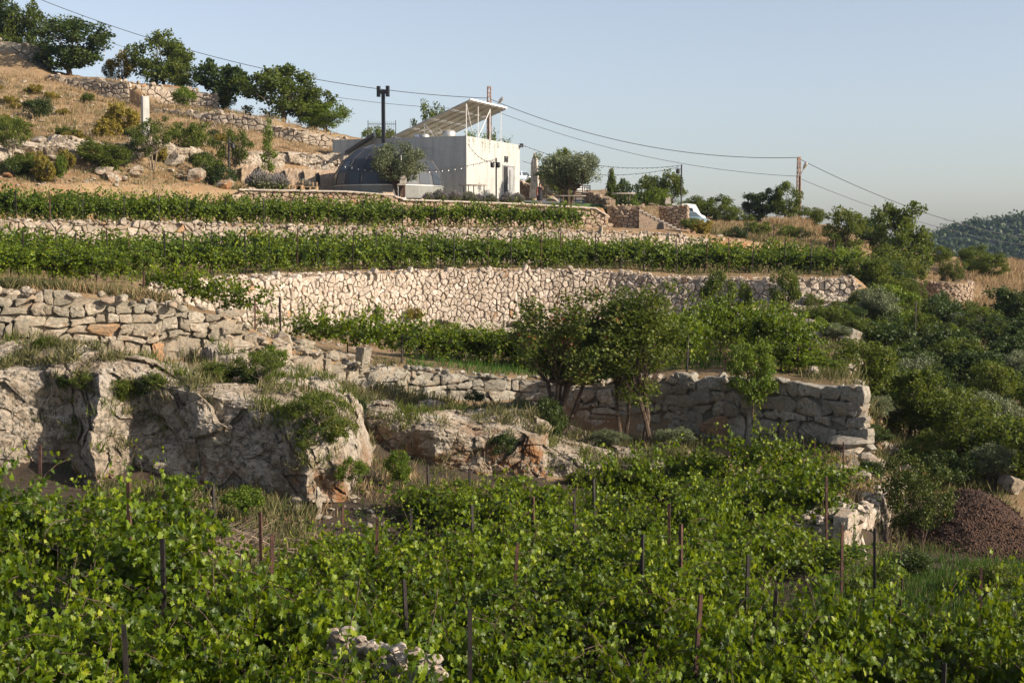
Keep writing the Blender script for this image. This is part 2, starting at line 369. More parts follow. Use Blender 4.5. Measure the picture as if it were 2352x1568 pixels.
# ground
m, nt, b, o = mat('terrain_soil'); g = geo(nt)
n1 = noise(nt, 0.16, 6, 0.6, g, 0.5)
c = ramp(nt, n1, [(0.30, (0.10, 0.085, 0.045)), (0.42, (0.20, 0.14, 0.08)), (0.55, (0.31, 0.20, 0.11)), (0.70, (0.27, 0.125, 0.06))])
n2 = noise(nt, 1.7, 7, 0.7, g)
c = mix(nt, ramp(nt, n2, [(0.40, (0, 0, 0)), (0.62, (0.8, 0.8, 0.8))]), c, (0.36, 0.27, 0.16))
vo = N(nt, 'ShaderNodeTexVoronoi'); vo.inputs['Scale'].default_value = 5.0; nt.links.new(g, vo.inputs['Vector'])
sp_ = ramp(nt, vo.outputs['Distance'], [(0.14, (1, 1, 1)), (0.24, (0, 0, 0))])
c = mix(nt, math_(nt, 'MULTIPLY', sp_, ramp(nt, noise(nt, 0.9, 3, 0.5, g), [(0.48, (0, 0, 0)), (0.56, (1, 1, 1))])), c, (0.50, 0.44, 0.36))
nt.links.new(c, b.inputs['Base Color']); b.inputs['Roughness'].default_value = 1.0; b.inputs['Specular IOR Level'].default_value = 0.05
bump(nt, b, noise(nt, 5, 9, 0.8, g), 1.0, 0.15); M['soil'] = m
m, nt, b, o = mat('vineyard_soil'); g = geo(nt)
nt.links.new(ramp(nt, noise(nt, 2.5, 8, 0.7, g), [(0.35, (0.035, 0.026, 0.016)), (0.6, (0.075, 0.050, 0.030)), (0.8, (0.14, 0.11, 0.07))]), b.inputs['Base Color'])
b.inputs['Roughness'].default_value = 1.0; bump(nt, b, noise(nt, 6, 9, 0.8, g), 1.0, 0.12); M['soil_dark'] = m
m, nt, b, o = mat('bark_mulch'); g = geo(nt)
vo = N(nt, 'ShaderNodeTexVoronoi'); vo.inputs['Scale'].default_value = 17.0; nt.links.new(g, vo.inputs['Vector'])
c = ramp(nt, noise(nt, 7, 4, 0.6, vo.outputs['Color']), [(0.3, (0.030, 0.014, 0.007)), (0.6, (0.070, 0.033, 0.016)), (0.75, (0.16, 0.09, 0.05))])
nt.links.new(c, b.inputs['Base Color']); b.inputs['Roughness'].default_value = 1.0
bump(nt, b, vo.outputs['Distance'], 1.0, 0.1); M['mulch'] = m
m, nt, b, o = mat('wooded_hill'); g = geo(nt)
c = ramp(nt, noise(nt, 0.02, 8, 0.7, g), [(0.40, (0.012, 0.026, 0.014)), (0.60, (0.020, 0.036, 0.020)), (0.72, (0.10, 0.10, 0.085))])
nt.links.new(c, b.inputs['Base Color']); b.inputs['Roughness'].default_value = 1.0; M['hill'] = m
# ------------------------------------------------------------------ terrain: a sheet lofted through terrace edges
def curve(tab, zmode=False):
    """tab: list of (px, py, Y) or (px, z, Y) -> functions of bearing"""
    t = sorted(tab); px = [a[0] for a in t]; Y = [a[2] for a in t]
    z = [a[1] if zmode else zpy(a[1], a[2]) for a in t]
    return (lambda q: np.interp(q, px, Y)), (lambda q: np.interp(q, px, z))
C = []
C.append(curve([(0, 0.6, 3), (1200, 0.0, 3), (2352, -0.5, 3)], True))
C.append(curve([(0, 1.0, 12), (600, 0.3, 12), (1200, 0.0, 12), (2000, -0.4, 12), (2352, -0.9, 12)], True))
C.append(curve([(0, 1.8, 21), (400, 0.8, 22), (800, 0.0, 22), (1200, -.3, 22), (1800, -0.5, 22), (2060, -0.8, 22), (2352, -0.9, 22)], True))
C.append(curve([(0, 0.2, 30), (400, 0.1, 30), (800, -0.35, 30), (1200, -.75, 33), (1400, -.8, 34), (1700, -.6, 34), (1900, -.25, 32), (1935, -.1, 32), (1950, -.75, 31.5), (1960, -.75, 32.3), (1990, -.8, 33.8), (2030, -.85, 35.8), (2062, -.85, 38.0), (2078, -.85, 36), (2352, -0.9, 30)], True))
C.append(curve([(0, 1115, 36), (400, 1125, 36), (850, 1130, 37), (1100, 1105, 41), (1400, 1105, 42), (1620, 1095, 42.3), (1800, 1080, 42), (1935, 1085, 40), (1955, 1211, 33.6), (1990, 1188, 35.1), (2030, 1159, 37.1), (2062, 1129, 39.6), (2080, 1228, 38.6), (2120, 1236, 38), (2352, 1260, 37.5)]))
C.append(curve([(0, 800, 40.5), (200, 805, 41.6), (400, 815, 43), (600, 850, 44.3), (830, 890, 47), (1000, 915, 50), (1200, 915, 51), (1350, 990, 49.5), (1550, 1000, 48), (1700, 1010, 47), (1960, 1010, 45.5), (2060, 1060, 48), (2200, 1070, 48), (2352, 1070, 48)]))
C.append(curve([(0, 665, 41.2), (200, 675, 42.3), (400, 695, 43.7), (520, 718, 44.6), (600, 770, 45.0), (650, 795, 45.3), (830, 840, 47.7), (1000, 850, 50.7), (1200, 868, 51.7), (1350, 885, 50.2), (1550, 865, 48.7), (1700, 865, 47.7), (1850, 878, 46.6), (1960, 890, 46.3), (2030, 1000, 53), (2200, 1010, 54), (2352, 1010, 54)]))
C.append(curve([(0, 637, 58), (300, 650, 58.5), (400, 690, 60), (500, 745, 63), (600, 765, 66), (700, 765, 70), (900, 765, 76), (1000, 765, 79), (1240, 768, 82), (1400, 755, 83), (1600, 742, 82), (1800, 725, 80), (1960, 700, 80), (2060, 770, 76), (2200, 790, 75), (2352, 820, 72)]))
C.append(curve([(0, 636, 58.7), (300, 647, 59.2), (360, 655, 60.2), (450, 646, 62.2), (500, 640, 63.7), (600, 634, 66.7), (700, 630, 70.7), (900, 623, 76.7), (1000, 620, 79.7), (1240, 618, 82.7), (1400, 622, 83.7), (1600, 638, 82.7), (1800, 640, 80.7), (1960, 642, 80.7), (2060, 700, 92), (2110, 722, 98), (2240, 722, 99.5), (2352, 720, 97)]))
C.append(curve([(0, 608, 78), (800, 604, 91), (1300, 603, 99), (1630, 600, 107), (1800, 600, 111), (1900, 604, 112), (1960, 606, 112), (2060, 642, 107), (2110, 648, 107), (2240, 648, 107), (2352, 652, 110)]))
C.append(curve([(0, 505, 78.5), (200, 510, 82), (400, 513, 85), (600, 517, 88.2), (800, 521, 91.5), (1000, 525, 94.5), (1300, 529, 99.5), (1480, 534, 103.5), (1580, 540, 106), (1635, 547, 107.6), (1750, 560, 110), (1880, 582, 112.6), (1960, 598, 113), (2060, 628, 113), (2130, 640, 113), (2240, 640, 113), (2352, 640, 117)]))
C.append(curve([(0, 514, 92), (500, 519, 102), (560, 520, 104), (900, 521, 108), (1200, 522, 113.5), (1390, 524, 116.5), (1560, 528, 117.5), (1640, 532, 119), (1750, 545, 119), (1900, 565, 119), (2060, 605, 120), (2352, 625, 125)]))
C.append(curve([(0, 422, 94), (200, 425, 97), (450, 430, 102.8), (555, 437, 104.7), (800, 441, 107.5), (905, 449, 108.6), (920, 459, 108.8), (1200, 469, 114.1), (1388, 480, 117.1), (1400, 522, 118.0), (1470, 525, 118.4), (1570, 530, 118.8), (1640, 526, 121), (1800, 530, 122), (1900, 545, 122), (2060, 595, 124), (2352, 615, 130)]))
C.append(curve([(0, 328, 104), (300, 332, 108), (450, 345, 112), (530, 415, 114), (560, 428, 116), (700, 432, 118), (850, 446, 124), (1072, 468, 130), (1200, 463, 138), (1390, 456, 142), (1470, 475, 135), (1560, 490, 132), (1640, 516, 128), (1900, 528, 128), (2060, 578, 134), (2352, 608, 140)]))
C.append(curve([(0, 252, 122), (300, 290, 122), (500, 335, 120), (560, 352, 118.6), (700, 352, 120.5), (790, 350, 126), (850, 395, 134), (1072, 460, 150), (1390, 440, 158), (1560, 480, 150), (1640, 508, 142), (1900, 520, 140), (2060, 570, 146), (2352, 618, 158)]))
C.append(curve([(0, 165, 134), (130, 185, 134), (300, 238, 132), (380, 260, 129), (505, 285, 128), (600, 304, 128), (700, 335, 128), (840, 345, 131), (905, 390, 140), (1072, 458, 170), (1390, 435, 180), (1560, 475, 165), (1640, 501, 155), (1900, 515, 150), (2060, 566, 158), (2352, 630, 168)]))
C.append(curve([(0, 100, 139.5), (130, 172, 134.6), (300, 186, 132.7), (380, 250, 129.7), (505, 257, 128.7), (600, 270, 128.7), (700, 295, 128.7), (840, 322, 131.7), (905, 385, 145), (1072, 456, 185), (1390, 436, 190), (1560, 474, 175), (1640, 501, 165), (1900, 517, 160), (2060, 570, 168), (2352, 640, 178)]))
C.append(curve([(0, 98, 144), (130, 165, 140), (300, 192, 138), (380, 238, 136), (505, 262, 136), (600, 272, 136), (700, 294, 137), (840, 320, 140), (905, 388, 150), (1072, 458, 195), (1390, 440, 200), (1560, 478, 185), (1640, 505, 175), (1900, 525, 170), (2060, 590, 180), (2352, 660, 190)]))
C.append(curve([(0, 94, 146), (130, 168, 141), (300, 187, 138.7), (400, 198, 136.7), (500, 216, 136.7), (510, 255, 137), (600, 268, 140), (700, 292, 141), (840, 322, 145), (905, 398, 158), (1072, 462, 205), (1390, 446, 210), (1560, 484, 195), (1640, 512, 185), (1900, 535, 180), (2060, 610, 190), (2352, 690, 200)]))
C.append(curve([(0, 4, 180), (1000, -2, 230), (2352, -25, 230)], True))
C.append(curve([(0, -40, 400), (2352, -90, 400)], True))
C.append(curve([(0, -70, 9000), (2352, -70, 9000)], True))
NC = len(C)

def prof(px):
    px = np.atleast_1d(np.asarray(px, float))
    Y = np.stack([c[0](px) for c in C], 1); Z = np.stack([c[1](px) for c in C], 1)
    for k in range(1, NC): Y[:, k] = np.maximum(Y[:, k], Y[:, k - 1] + 0.12)
    return Y, Z
def gnoise(x, y):
    p = np.stack([x * 0.35, y * 0.35, np.zeros_like(x)], 1)
    amp = np.clip((y - 10) / 60, 0.25, 1.0) * np.clip((y - 92) / 30 + 1, 1.0, 1.6)
    return amp * (0.13 * perlin(p) + 0.07 * perlin(p * 3.1))
def gz(x, y):
    """ground height under world x, y"""
    x = np.atleast_1d(np.asarray(x, float)); y = np.atleast_1d(np.asarray(y, float))
    Y, Z = prof(x / np.maximum(y, 1) * F + 1176.0); out = np.empty(len(x))
    for i in range(len(x)): out[i] = np.interp(y[i], Y[i], Z[i])
    return out + gnoise(x, y)
def G(px, Y):
    """ground point at bearing px and distance Y"""
    x = X(px, Y); return np.array([x, Y, gz(x, Y)[0]])

pxs = np.concatenate([np.arange(-1600, -200, 60), np.arange(-200, 2560, 8), np.arange(2560, 4200, 60)])
Yc, Zc = prof(pxs)
subs = [6, 10, 10, 10, 12, 3, 14, 3, 16, 3, 12, 3, 12, 12, 10, 3, 6, 4, 8, 8, 8]
ys, zs = [], []
for k in range(NC - 1):
    for j in range(subs[k]):
        t = j / subs[k]; ys.append(Yc[:, k] * (1 - t) + Yc[:, k + 1] * t); zs.append(Zc[:, k] * (1 - t) + Zc[:, k + 1] * t)
ys.append(Yc[:, -1]); zs.append(Zc[:, -1])
ys = np.stack(ys, 1); zs = np.stack(zs, 1); xs = X(pxs[:, None], ys)
zs = zs + (gnoise(xs.ravel(), ys.ravel()) * (ys.ravel() < 300)).reshape(zs.shape)
nr, nc_ = ys.shape
V = np.stack([xs, ys, zs], -1).reshape(-1, 3)
i = np.arange(nr - 1)[:, None] * nc_; j = np.arange(nc_ - 1)[None, :]
Q = np.stack([i + j, i + nc_ + j, i + nc_ + j + 1, i + j + 1], -1).reshape(-1, 4)
mi_ = ((ys[:-1, :-1] < 41.5) & (xs[:-1, :-1] < 13)).astype(int).ravel()
ter = link('terrain', new_mesh('terrain', V, F4=Q, mats=[M['soil'], M['soil_dark']], mi=mi_, smooth=True)); tag(ter, kind='structure')
nb = MB(); nb.add([(-60, -60, -1.2), (60, -60, -1.2), (60, 20, -1.2), (-60, 20, -1.2)], f4=[[0, 1, 2, 3]])
tag(nb.build('ground', M['soil']), kind='structure')

# ------------------------------------------------------------------ dry stone walls: every stone is cut from a jittered cell
def clip(poly, a, b_, c):
    out = []; n = len(poly)
    for i in range(n):
        p, q = poly[i], poly[(i + 1) % n]
        dp = a * p[0] + b_ * p[1] - c; dq = a * q[0] + b_ * q[1] - c
        if dp <= 0: out.append(p)
        if (dp < 0 < dq) or (dq < 0 < dp):
            t = dp / (dp - dq); out.append((p[0] + t * (q[0] - p[0]), p[1] + t * (q[1] - p[1])))
    return out
def ico():
    bm = bmesh.new(); bmesh.ops.create_icosphere(bm, subdivisions=2, radius=1)
    V = np.array([v.co[:] for v in bm.verts]); Fc = np.array([[v.index for v in f.verts] for f in bm.faces]); bm.free(); return V, Fc
ICOV, ICOF = ico()
bm_ = bmesh.new(); bmesh.ops.create_icosphere(bm_, subdivisions=1, radius=1)
ICOV1 = np.array([v.co[:] for v in bm_.verts]); ICOF1 = np.array([[v.index for v in f.verts] for f in bm_.faces]); bm_.free()
def rock_lump(mb, c, size, r, var=None, hi=True, flat=1.0):
    Vv, Ff = (ICOV, ICOF) if hi else (ICOV1, ICOF1)
    n = Vv.copy(); sgn = r.uniform(0, 50)
    k = r.normal(size=(11, 3)); k /= np.linalg.norm(k, axis=1)[:, None]; cut = r.uniform(0.38, 0.78, 11)
    for a, cc in zip(k, cut):                       # chisel flat faces into the ball
        d = n @ a; m_ = d > cc; n[m_] -= np.outer((d[m_] - cc), a)
    n += 0.045 * np.stack([perlin(Vv * 2.2 + sgn), perlin(Vv * 2.2 + sgn + 9), perlin(Vv * 2.2 + sgn + 19)], 1)
    a = r.uniform(0, 2 * pi); R = np.array([[cos(a), -sin(a), 0], [sin(a), cos(a), 0], [0, 0, 1]])
    s = np.array(size) * np.array([1, 1, flat])
    mb.add((n * s) @ R.T + np.asarray(c), f3=Ff, var=r.random() * 0.95 if var is None else var)

def wall(name, label, path, sw, sh, material, depth=0.22, rubble=1.0, aniso=0.0, seed=0, top_var=0.12, cat='stone wall', back=0.5, bulge=0.0, gap=0.035, big_low=0.0, course=False):
    """path: list of (x, y, z_base, z_top) along the foot; sw, sh: usual stone width and height (sw may vary left to right)"""
    r = np.random.default_rng(seed + 11)
    path = np.array(path, float); seg = np.linalg.norm(np.diff(path[:, :2], axis=0), axis=1); S = np.concatenate([[0], np.cumsum(seg)])
    L = S[-1]; xy = lambda s: (np.interp(s, S, path[:, 0]), np.interp(s, S, path[:, 1]))
    zb = lambda s: np.interp(s, S, path[:, 2]); zt = lambda s: np.interp(s, S, path[:, 3])
    swf = (lambda s: np.interp(s, np.linspace(0, L, len(sw)), sw)) if hasattr(sw, '__len__') else (lambda s: sw)
    shf = (lambda s: np.interp(s, np.linspace(0, L, len(sh)), sh)) if hasattr(sh, '__len__') else (lambda s: sh)
    def nrm(s):
        e = 0.4; x0, y0 = xy(max(s - e, 0)); x1, y1 = xy(min(s + e, L)); dx, dy = x1 - x0, y1 - y0; l = math.hypot(dx, dy) + 1e-9
        return dx / l, dy / l, dy / l, -dx / l            # tangent, outward normal (towards the camera)
    zlo = float(path[:, 2].min()) - 0.3; zhi = float(path[:, 3].max()) + 0.1
    mb = MB()
    # cells in warped space: rows of varying height
    pts = []; rows = {}
    H = zhi - zlo; v = 0.0; ri = 0
    u_of_s = []; ss = np.linspace(0, L, 400); cu = np.concatenate([[0], np.cumsum(np.diff(ss) / np.array([swf(q) for q in ss[:-1]]))])
    cv = np.concatenate([[0]]); U = cu[-1]; shm = float(np.mean(shf(ss))) if hasattr(sh, '__len__') else sh
    swm = L / U
    nu = int(U) + 2; nv = int(H / shm) + 2
    grid = {}
    for b_ in range(-1, nv + 1):
        off = r.uniform(0, 1)
        for a in range(-1, nu + 1):
            ju = a + off + r.uniform(-0.45, 0.45); jv = b_ + 0.5 + r.uniform(-0.42, 0.42)
            q_ = r.random()
            if q_ < 0.20: grid[(a, b_)] = []               # missing seed: its neighbours grow into big stones
            elif q_ < 0.50:                                # two seeds: small stones
                e = r.uniform(0.2, 0.3); an_ = r.uniform(0, pi)
                grid[(a, b_)] = [((ju + e * cos(an_)) * swm, (jv + e * sin(an_)) * shm), ((ju - e * cos(an_)) * swm, (jv - e * sin(an_)) * shm)]
            else: grid[(a, b_)] = [(ju * swm, jv * shm)]
    def s_of(u): return np.interp(u / swm, cu, ss)
    def course_cells():
        v0 = -.1; row = 0
        while v0 < H + .2:
            hh = shm * r.uniform(.6, 1.6) * (1.25 if v0 < H * .35 else 1.0); u0 = -swm * r.uniform(0, .8)
            wave = lambda u, q: .6 * shm * float(perlin(np.array([[u * .55 / swm, q * 3.7, seed + .5]]))[0])
            while u0 < U * swm + .2:
                ww = swm * r.choice([.45, .6, .8, 1.0, 1.3, 1.7]) * r.uniform(.85, 1.15) * (1.15 if hh > shm else .9)
                a0 = u0; a1 = u0 + ww
                parts = [(0, 1)] if r.random() > .22 or hh < shm else [(0, r.uniform(.4, .6))]
                if parts[0][1] < 1: parts.append((parts[0][1], 1))
                for f0, f1 in parts:
                    lo = lambda u: v0 + wave(u, row) * (f0 == 0) + hh * f0; hi_ = lambda u: v0 + hh * f1 + wave(u, row + 1) * (f1 == 1)
                    j = lambda s_: r.normal(0, s_)
                    jw, jh = .10 * ww, .13 * hh * (f1 - f0)
                    P4 = [(a0 + j(jw), lo(a0) + j(jh)), ((a0 + a1) / 2 + j(jw * 2), lo((a0 + a1) / 2) - abs(j(jh * .6))), (a1 + j(jw), lo(a1) + j(jh)), (a1 + abs(j(jw)), (lo(a1) + hi_(a1)) / 2), (a1 + j(jw), hi_(a1) + j(jh)), ((a0 + a1) / 2 + j(jw * 2), hi_((a0 + a1) / 2) + abs(j(jh * .6))), (a0 + j(jw), hi_(a0) + j(jh)), (a0 - abs(j(jw)), (lo(a0) + hi_(a0)) / 2)]
                    yield P4
                u0 += ww
            v0 += hh; row += 1
    cells = [(g, None) for v_ in grid.values() for g in v_] if not course else [(tuple(np.mean(P4, 0)), P4) for P4 in course_cells()]
    lookup = {g: k_ for k_, v_ in grid.items() for g in v_}
    for g, P4 in cells:
        a, b_ = lookup.get(g, (0, 0)); cx, cy = g
        s0 = float(s_of(cx))
        if cx < -0.3 or cx > U * swm + 0.3: continue
        zc = zlo + cy
        if zc > zt(s0) + r.normal() * top_var * 0.6 - shm * 0.25 or zc < zb(s0) - 0.35: continue
        w2, h2 = swm * 1.7, shm * 1.6
        poly = [(cx - w2, cy - h2), (cx + w2, cy - h2), (cx + w2, cy + h2), (cx - w2, cy + h2)]
        if P4 is not None: poly = [tuple(q) for q in P4]
        for da in ((-3, -2, -1, 0, 1, 2, 3) if P4 is None else ()):
            for db in (-2, -1, 0, 1, 2):
                for q in grid.get((a + da, b_ + db), ()):
                    if q == g: continue
                    dx, dy = q[0] - cx, q[1] - cy
                    an = (shm / swm) ** 1.0
                    A, B_ = dx * an, dy / an
                    poly = clip(poly, A, B_, A * (cx + q[0]) / 2 + B_ * (cy + q[1]) / 2)
                    if len(poly) < 3: break
                if len(poly) < 3: break
            if len(poly) < 3: break
        if len(poly) < 3: continue
        p = np.array(poly); c = p.mean(0); n = len(p)
        # round the corners: split every edge
        p2 = []
        for k in range(n):
            q0, q1 = p[k], p[(k + 1) % n]
            if np.linalg.norm(q1 - q0) < 0.02: continue
            p2 += [q0 * 0.90 + q1 * 0.10, q0 * 0.10 + q1 * 0.90]
        if len(p2) < 6: continue
        p = np.array(p2); n = len(p); c = p.mean(0); d = p - c; rad = np.linalg.norm(d, axis=1)[:, None]
        g_ = gap * min(1.0, shm / 0.3) * r.uniform(0.5, 1.5)
        p = c + d * np.maximum(0.5, 1 - g_ / rad) * r.uniform(0.90, 1.0, (len(p), 1))
        if n > 30: continue
        size = min(np.ptp(p[:, 0]), np.ptp(p[:, 1]))
        out = depth * r.uniform(-0.35, 0.35) * 0.8; dome = size * r.uniform(0.04, 0.13)
        tx, ty = r.normal(0, 0.11, 2)
        rings = [(1.0, -0.32, 0.0), (1.0, -.065 * size, 0.022), (0.91, -.01 * size, 0.021), (0.5, dome * .5, 0.0205)]
        VV = []
        for sc, dd, jit in rings:
            q = c + (p - c) * sc + r.normal(0, jit * size, (n, 2)) * (jit > 0.02)
            dep = dd + out + (q[:, 0] - c[0]) * tx + (q[:, 1] - c[1]) * ty + r.normal(0, jit * size, n)
            if dd < -0.3: dep = np.full(n, -0.32)
            for (uu, vv), de in zip(q, dep):
                s = float(s_of(uu)); x, y = xy(s); t0, t1, n0, n1 = nrm(s)
                ext = 0.0
                if uu < 0: ext = uu
                if uu > U * swm: ext = uu - U * swm
                VV.append((x + n0 * (de + bulge) + t0 * ext, y + n1 * (de + bulge) + t1 * ext, zlo + vv))
        t0, t1, n0, n1 = nrm(s0); x, y = xy(float(s_of(c[0]))); VV.append((x + n0 * (dome * .5 + out), y + n1 * (dome * .5 + out), zlo + c[1]))
        f4 = []
        for k in range(3):
            for e in range(n): f4.append([k * n + e, k * n + (e + 1) % n, (k + 1) * n + (e + 1) % n, (k + 1) * n + e])
        f3 = [[4 * n, 3 * n + e, 3 * n + (e + 1) % n] for e in range(n)]
        mb.add(VV, f3=f3, f4=f4, var=min(1, r.beta(1.3, 1.3) * .9 + (0.5 if r.random() < 0.02 else 0)))
    # earth core behind the stones
    m_ = max(8, int(L / 0.8)); V = []
    for s in np.linspace(0, L, m_):
        x, y = xy(s); t0, t1, n0, n1 = nrm(s); top = zt(s) - 0.10
        for dd, z in ((-0.20, zb(s) - 0.5), (-0.20, top), (-back - 0.3, top + 0.02), (-back - 0.3, zb(s) - 0.5)): V.append((x + n0 * dd, y + n1 * dd, z))
    f = []
    for k in range(m_ - 1):
        for e in range(3): f.append([k * 4 + e, (k + 1) * 4 + e, (k + 1) * 4 + e + 1, k * 4 + e + 1])
    f += [[0, 1, 2, 3], [(m_ - 1) * 4 + 3, (m_ - 1) * 4 + 2, (m_ - 1) * 4 + 1, (m_ - 1) * 4]]
    mb.add(V, f4=f, var=0.1)
    # loose stones along the top
    k = int(L / swm * 2.6 * rubble)
    for q in range(k):
        s = r.uniform(0, L); x, y = xy(s); t0, t1, n0, n1 = nrm(s); dd = r.uniform(-back, 0.1)
        z = zt(s) + r.uniform(-0.10, 0.02 + top_var * 0.5); a = min(swf(s), shf(s) * 1.3) * r.uniform(0.22, 0.6)
        rock_lump(mb, (x + n0 * dd, y + n1 * dd, z), (a * r.uniform(0.8, 1.3), a * r.uniform(0.7, 1.1), a * r.uniform(0.45, 0.75)), r, var=r.beta(2.5, 2), hi=swm > 0.5)
    # ends of the wall: piled stones
    for s in (0.0, L):
        x, y = xy(s); t0, t1, n0, n1 = nrm(s); z = zb(s)
        while z < zt(s) - 0.05:
            a = shm * r.uniform(0.5, 0.7)
            for dd in (-0.1, -back * 0.6):
                rock_lump(mb, (x + n0 * dd, y + n1 * dd, z + a * 0.6), (a * 0.9, a * 0.9, a * 0.62), r, var=r.beta(2, 2), hi=swm > 0.5)
            z += a * 1.05
    o = mb.build(name, material)
    tag(o, label, cat); return o

def wpath(px0, px1, kb, kt, off=0.25, n=24, base=None, top=None):
    """foot line from two terrain curves"""
    q = np.linspace(px0, px1, n); Yb = C[kb][0](q); zb = C[kb][1](q); zt = C[kt][1](q)
    return [(X(a, y - off), y - off, b_, t_) for a, y, b_, t_ in zip(q, Yb, zb, zt)]
def wtab(tab, n=24):
    """tab rows (px, py_top, py_base, Y)"""
    px = [t[0] for t in tab]; q = np.linspace(px[0], px[-1], n); out = []
    for a in q:
        y = np.interp(a, px, [t[3] for t in tab]); out.append((X(a, y), y, zpy(np.interp(a, px, [t[2] for t in tab]), y), zpy(np.interp(a, px, [t[1] for t in tab]), y)))
    return out

wall('stone_wall', 'long pale dry stone wall of many small stones across the middle of the slope', wpath(345, 1962, 7, 8), [0.46, 0.36, 0.27, 0.27, 0.32, 0.36], 0.33, M['stone'], seed=1, rubble=1.3, gap=0.016)
wall('stone_wall', 'low pale dry stone wall below the upper vine row and above the middle one', wpath(-120, 1632, 9, 10), [0.50, 0.45, 0.36, 0.34, 0.33], 0.34, M['stone_far'], seed=2, rubble=1.2, gap=0.018)
wall('stone_wall', 'lower left stone wall of large rough blocks above the grassy rock shelf', wpath(-120, 520, 5, 6, n=16), 0.52, 0.36, M['stone_big'], seed=3, gap=0.03, rubble=1.2, course=True)
wall('stone_wall', 'broken sloping stone wall running down from the large block wall to the dark corner', wpath(520, 832, 5, 6, n=12), 0.46, 0.31, M['stone_big'], seed=4, gap=0.03, top_var=0.25, rubble=1.6, course=True)
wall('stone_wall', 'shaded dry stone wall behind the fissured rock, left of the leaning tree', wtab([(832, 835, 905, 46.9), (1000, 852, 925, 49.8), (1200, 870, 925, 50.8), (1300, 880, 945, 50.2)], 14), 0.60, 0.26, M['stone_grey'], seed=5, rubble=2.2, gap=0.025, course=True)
wall('stone_wall', 'rough stone wall behind the twin trunked tree, rust stained at its foot', wtab([(1300, 878, 950, 50.2), (1350, 885, 975, 49.6), (1450, 872, 985, 49.0), (1560, 868, 1000, 48.0)], 10), 0.55, 0.36, M['stone_big'], seed=6, rubble=1.6, gap=0.03, course=True)
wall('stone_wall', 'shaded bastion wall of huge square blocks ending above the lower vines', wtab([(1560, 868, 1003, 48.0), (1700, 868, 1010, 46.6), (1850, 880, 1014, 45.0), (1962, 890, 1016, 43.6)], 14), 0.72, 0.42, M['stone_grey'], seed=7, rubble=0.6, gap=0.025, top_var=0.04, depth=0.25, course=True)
wall('stone_wall', 'short sunlit side wall of rough stone at the right edge of the vineyard', wtab([(1955, 1205, 1300, 33.0), (1990, 1180, 1275, 34.5), (2030, 1150, 1250, 36.5), (2062, 1125, 1215, 39.0)], 10), 0.40, 0.27, M['stone'], seed=8, rubble=2.5, gap=0.025, back=1.1, top_var=0.2, course=True)
wall('stone_wall', 'cobbled retaining wall with a flat coping in front of the dome', wpath(556, 906, 11, 12, off=0.2, n=14), 0.42, 0.34, M['stone_tan'], seed=9, rubble=0.1, gap=0.03, top_var=0.0)
wall('stone_wall', 'lower cobbled retaining wall in front of the concrete building', wpath(908, 1392, 11, 12, off=0.2, n=16), 0.45, 0.36, M['stone_tan'], seed=10, rubble=0.3, gap=0.03, top_var=0.05)
wall('stone_wall', 'small stoned wall dropping away right of the parked blue car', wtab([(1634, 549, 590, 108.2), (1750, 562, 600, 110), (1890, 586, 606, 112)], 10), 0.32, 0.24, M['stone_tan'], seed=11, rubble=0.5)
wall('stone_wall', 'grey stone wall on the hillside skyline under the tall left trees', wtab([(125, 172, 205, 133.6), (200, 178, 220, 133), (300, 188, 240, 131.8), (400, 198, 258, 135), (504, 216, 262, 135.8)], 16), 0.62, 0.46, M['stone_far'], seed=12, rubble=0.5)
wall('stone_wall', 'long hillside stone wall stepping down towards the dome', wtab([(385, 252, 268, 128.8), (505, 258, 287, 127.7), (600, 270, 306, 127.7), (630, 278, 314, 127.7), (632, 292, 318, 127.7), (700, 298, 338, 127.7), (842, 323, 352, 130.7)], 30), 0.60, 0.42, M['stone_far'], seed=13, rubble=0.7)
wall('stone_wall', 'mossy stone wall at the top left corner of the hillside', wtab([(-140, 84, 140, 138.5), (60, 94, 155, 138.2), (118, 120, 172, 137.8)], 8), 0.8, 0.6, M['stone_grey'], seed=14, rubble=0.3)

# cobbled round tower wall on the right slope
pa = []
for k in range(14):
    a = radians(-165 + k * 14); pa.append((0, 0, 0, 0, a))
cx_, cy_, rr = X(2160, 104), 104.0, 2.3
pts_ = []
for k in range(18):
    a = radians(200 + k * 9.4); pts_.append((cx_ + rr * cos(a), cy_ + rr * sin(a), zpy(705, 103) - 0.2, zpy(646, 103)))
wall('round_wall', 'round tan stone terrace wall holding small trees on the right slope', pts_, 0.30, 0.22, M['stone_tan'], seed=15, rubble=0.0, gap=0.02, top_var=0.0)
q_ = MB(); q_.lathe([(rr - 0.2, -0.9), (rr - 0.2, -0.1), (0.01, 0.0)], (cx_, cy_, zpy(646, 103)), 24); o = q_.build('terrace_fill', M['soil']); tag(o, kind='structure')

# copings
def coping(px0, px1, kt, ky, dz=0.0, t=0.10, dep=0.7):
    mb = MB(); q = np.linspace(px0, px1, 20); pts = [(X(a, C[ky][0](a) - 0.42), C[ky][0](a) - 0.42, C[kt][1](a) + 0.06 + dz) for a in q]
    for a, b_ in zip(pts[:-1], pts[1:]):
        a = np.array(a); b_ = np.array(b_); a2 = a + (0, dep, 0); b2 = b_ + (0, dep, 0)
        mb.add([a, b_, b2, a2, a - (0, 0, t), b_ - (0, 0, t), b2 - (0, 0, t), a2 - (0, 0, t)], f4=[[0, 1, 2, 3], [4, 7, 6, 5], [0, 4, 5, 1], [3, 2, 6, 7], [0, 3, 7, 4], [1, 5, 6, 2]])
    return mb
for i_, (a, b_) in enumerate(((553, 906), (908, 1392))):
    o = [o for o in COL.objects if o.name.startswith('stone_wall')][8 + i_]
    coping(a, b_, 12, 11).build('coping', M['slab'], o)

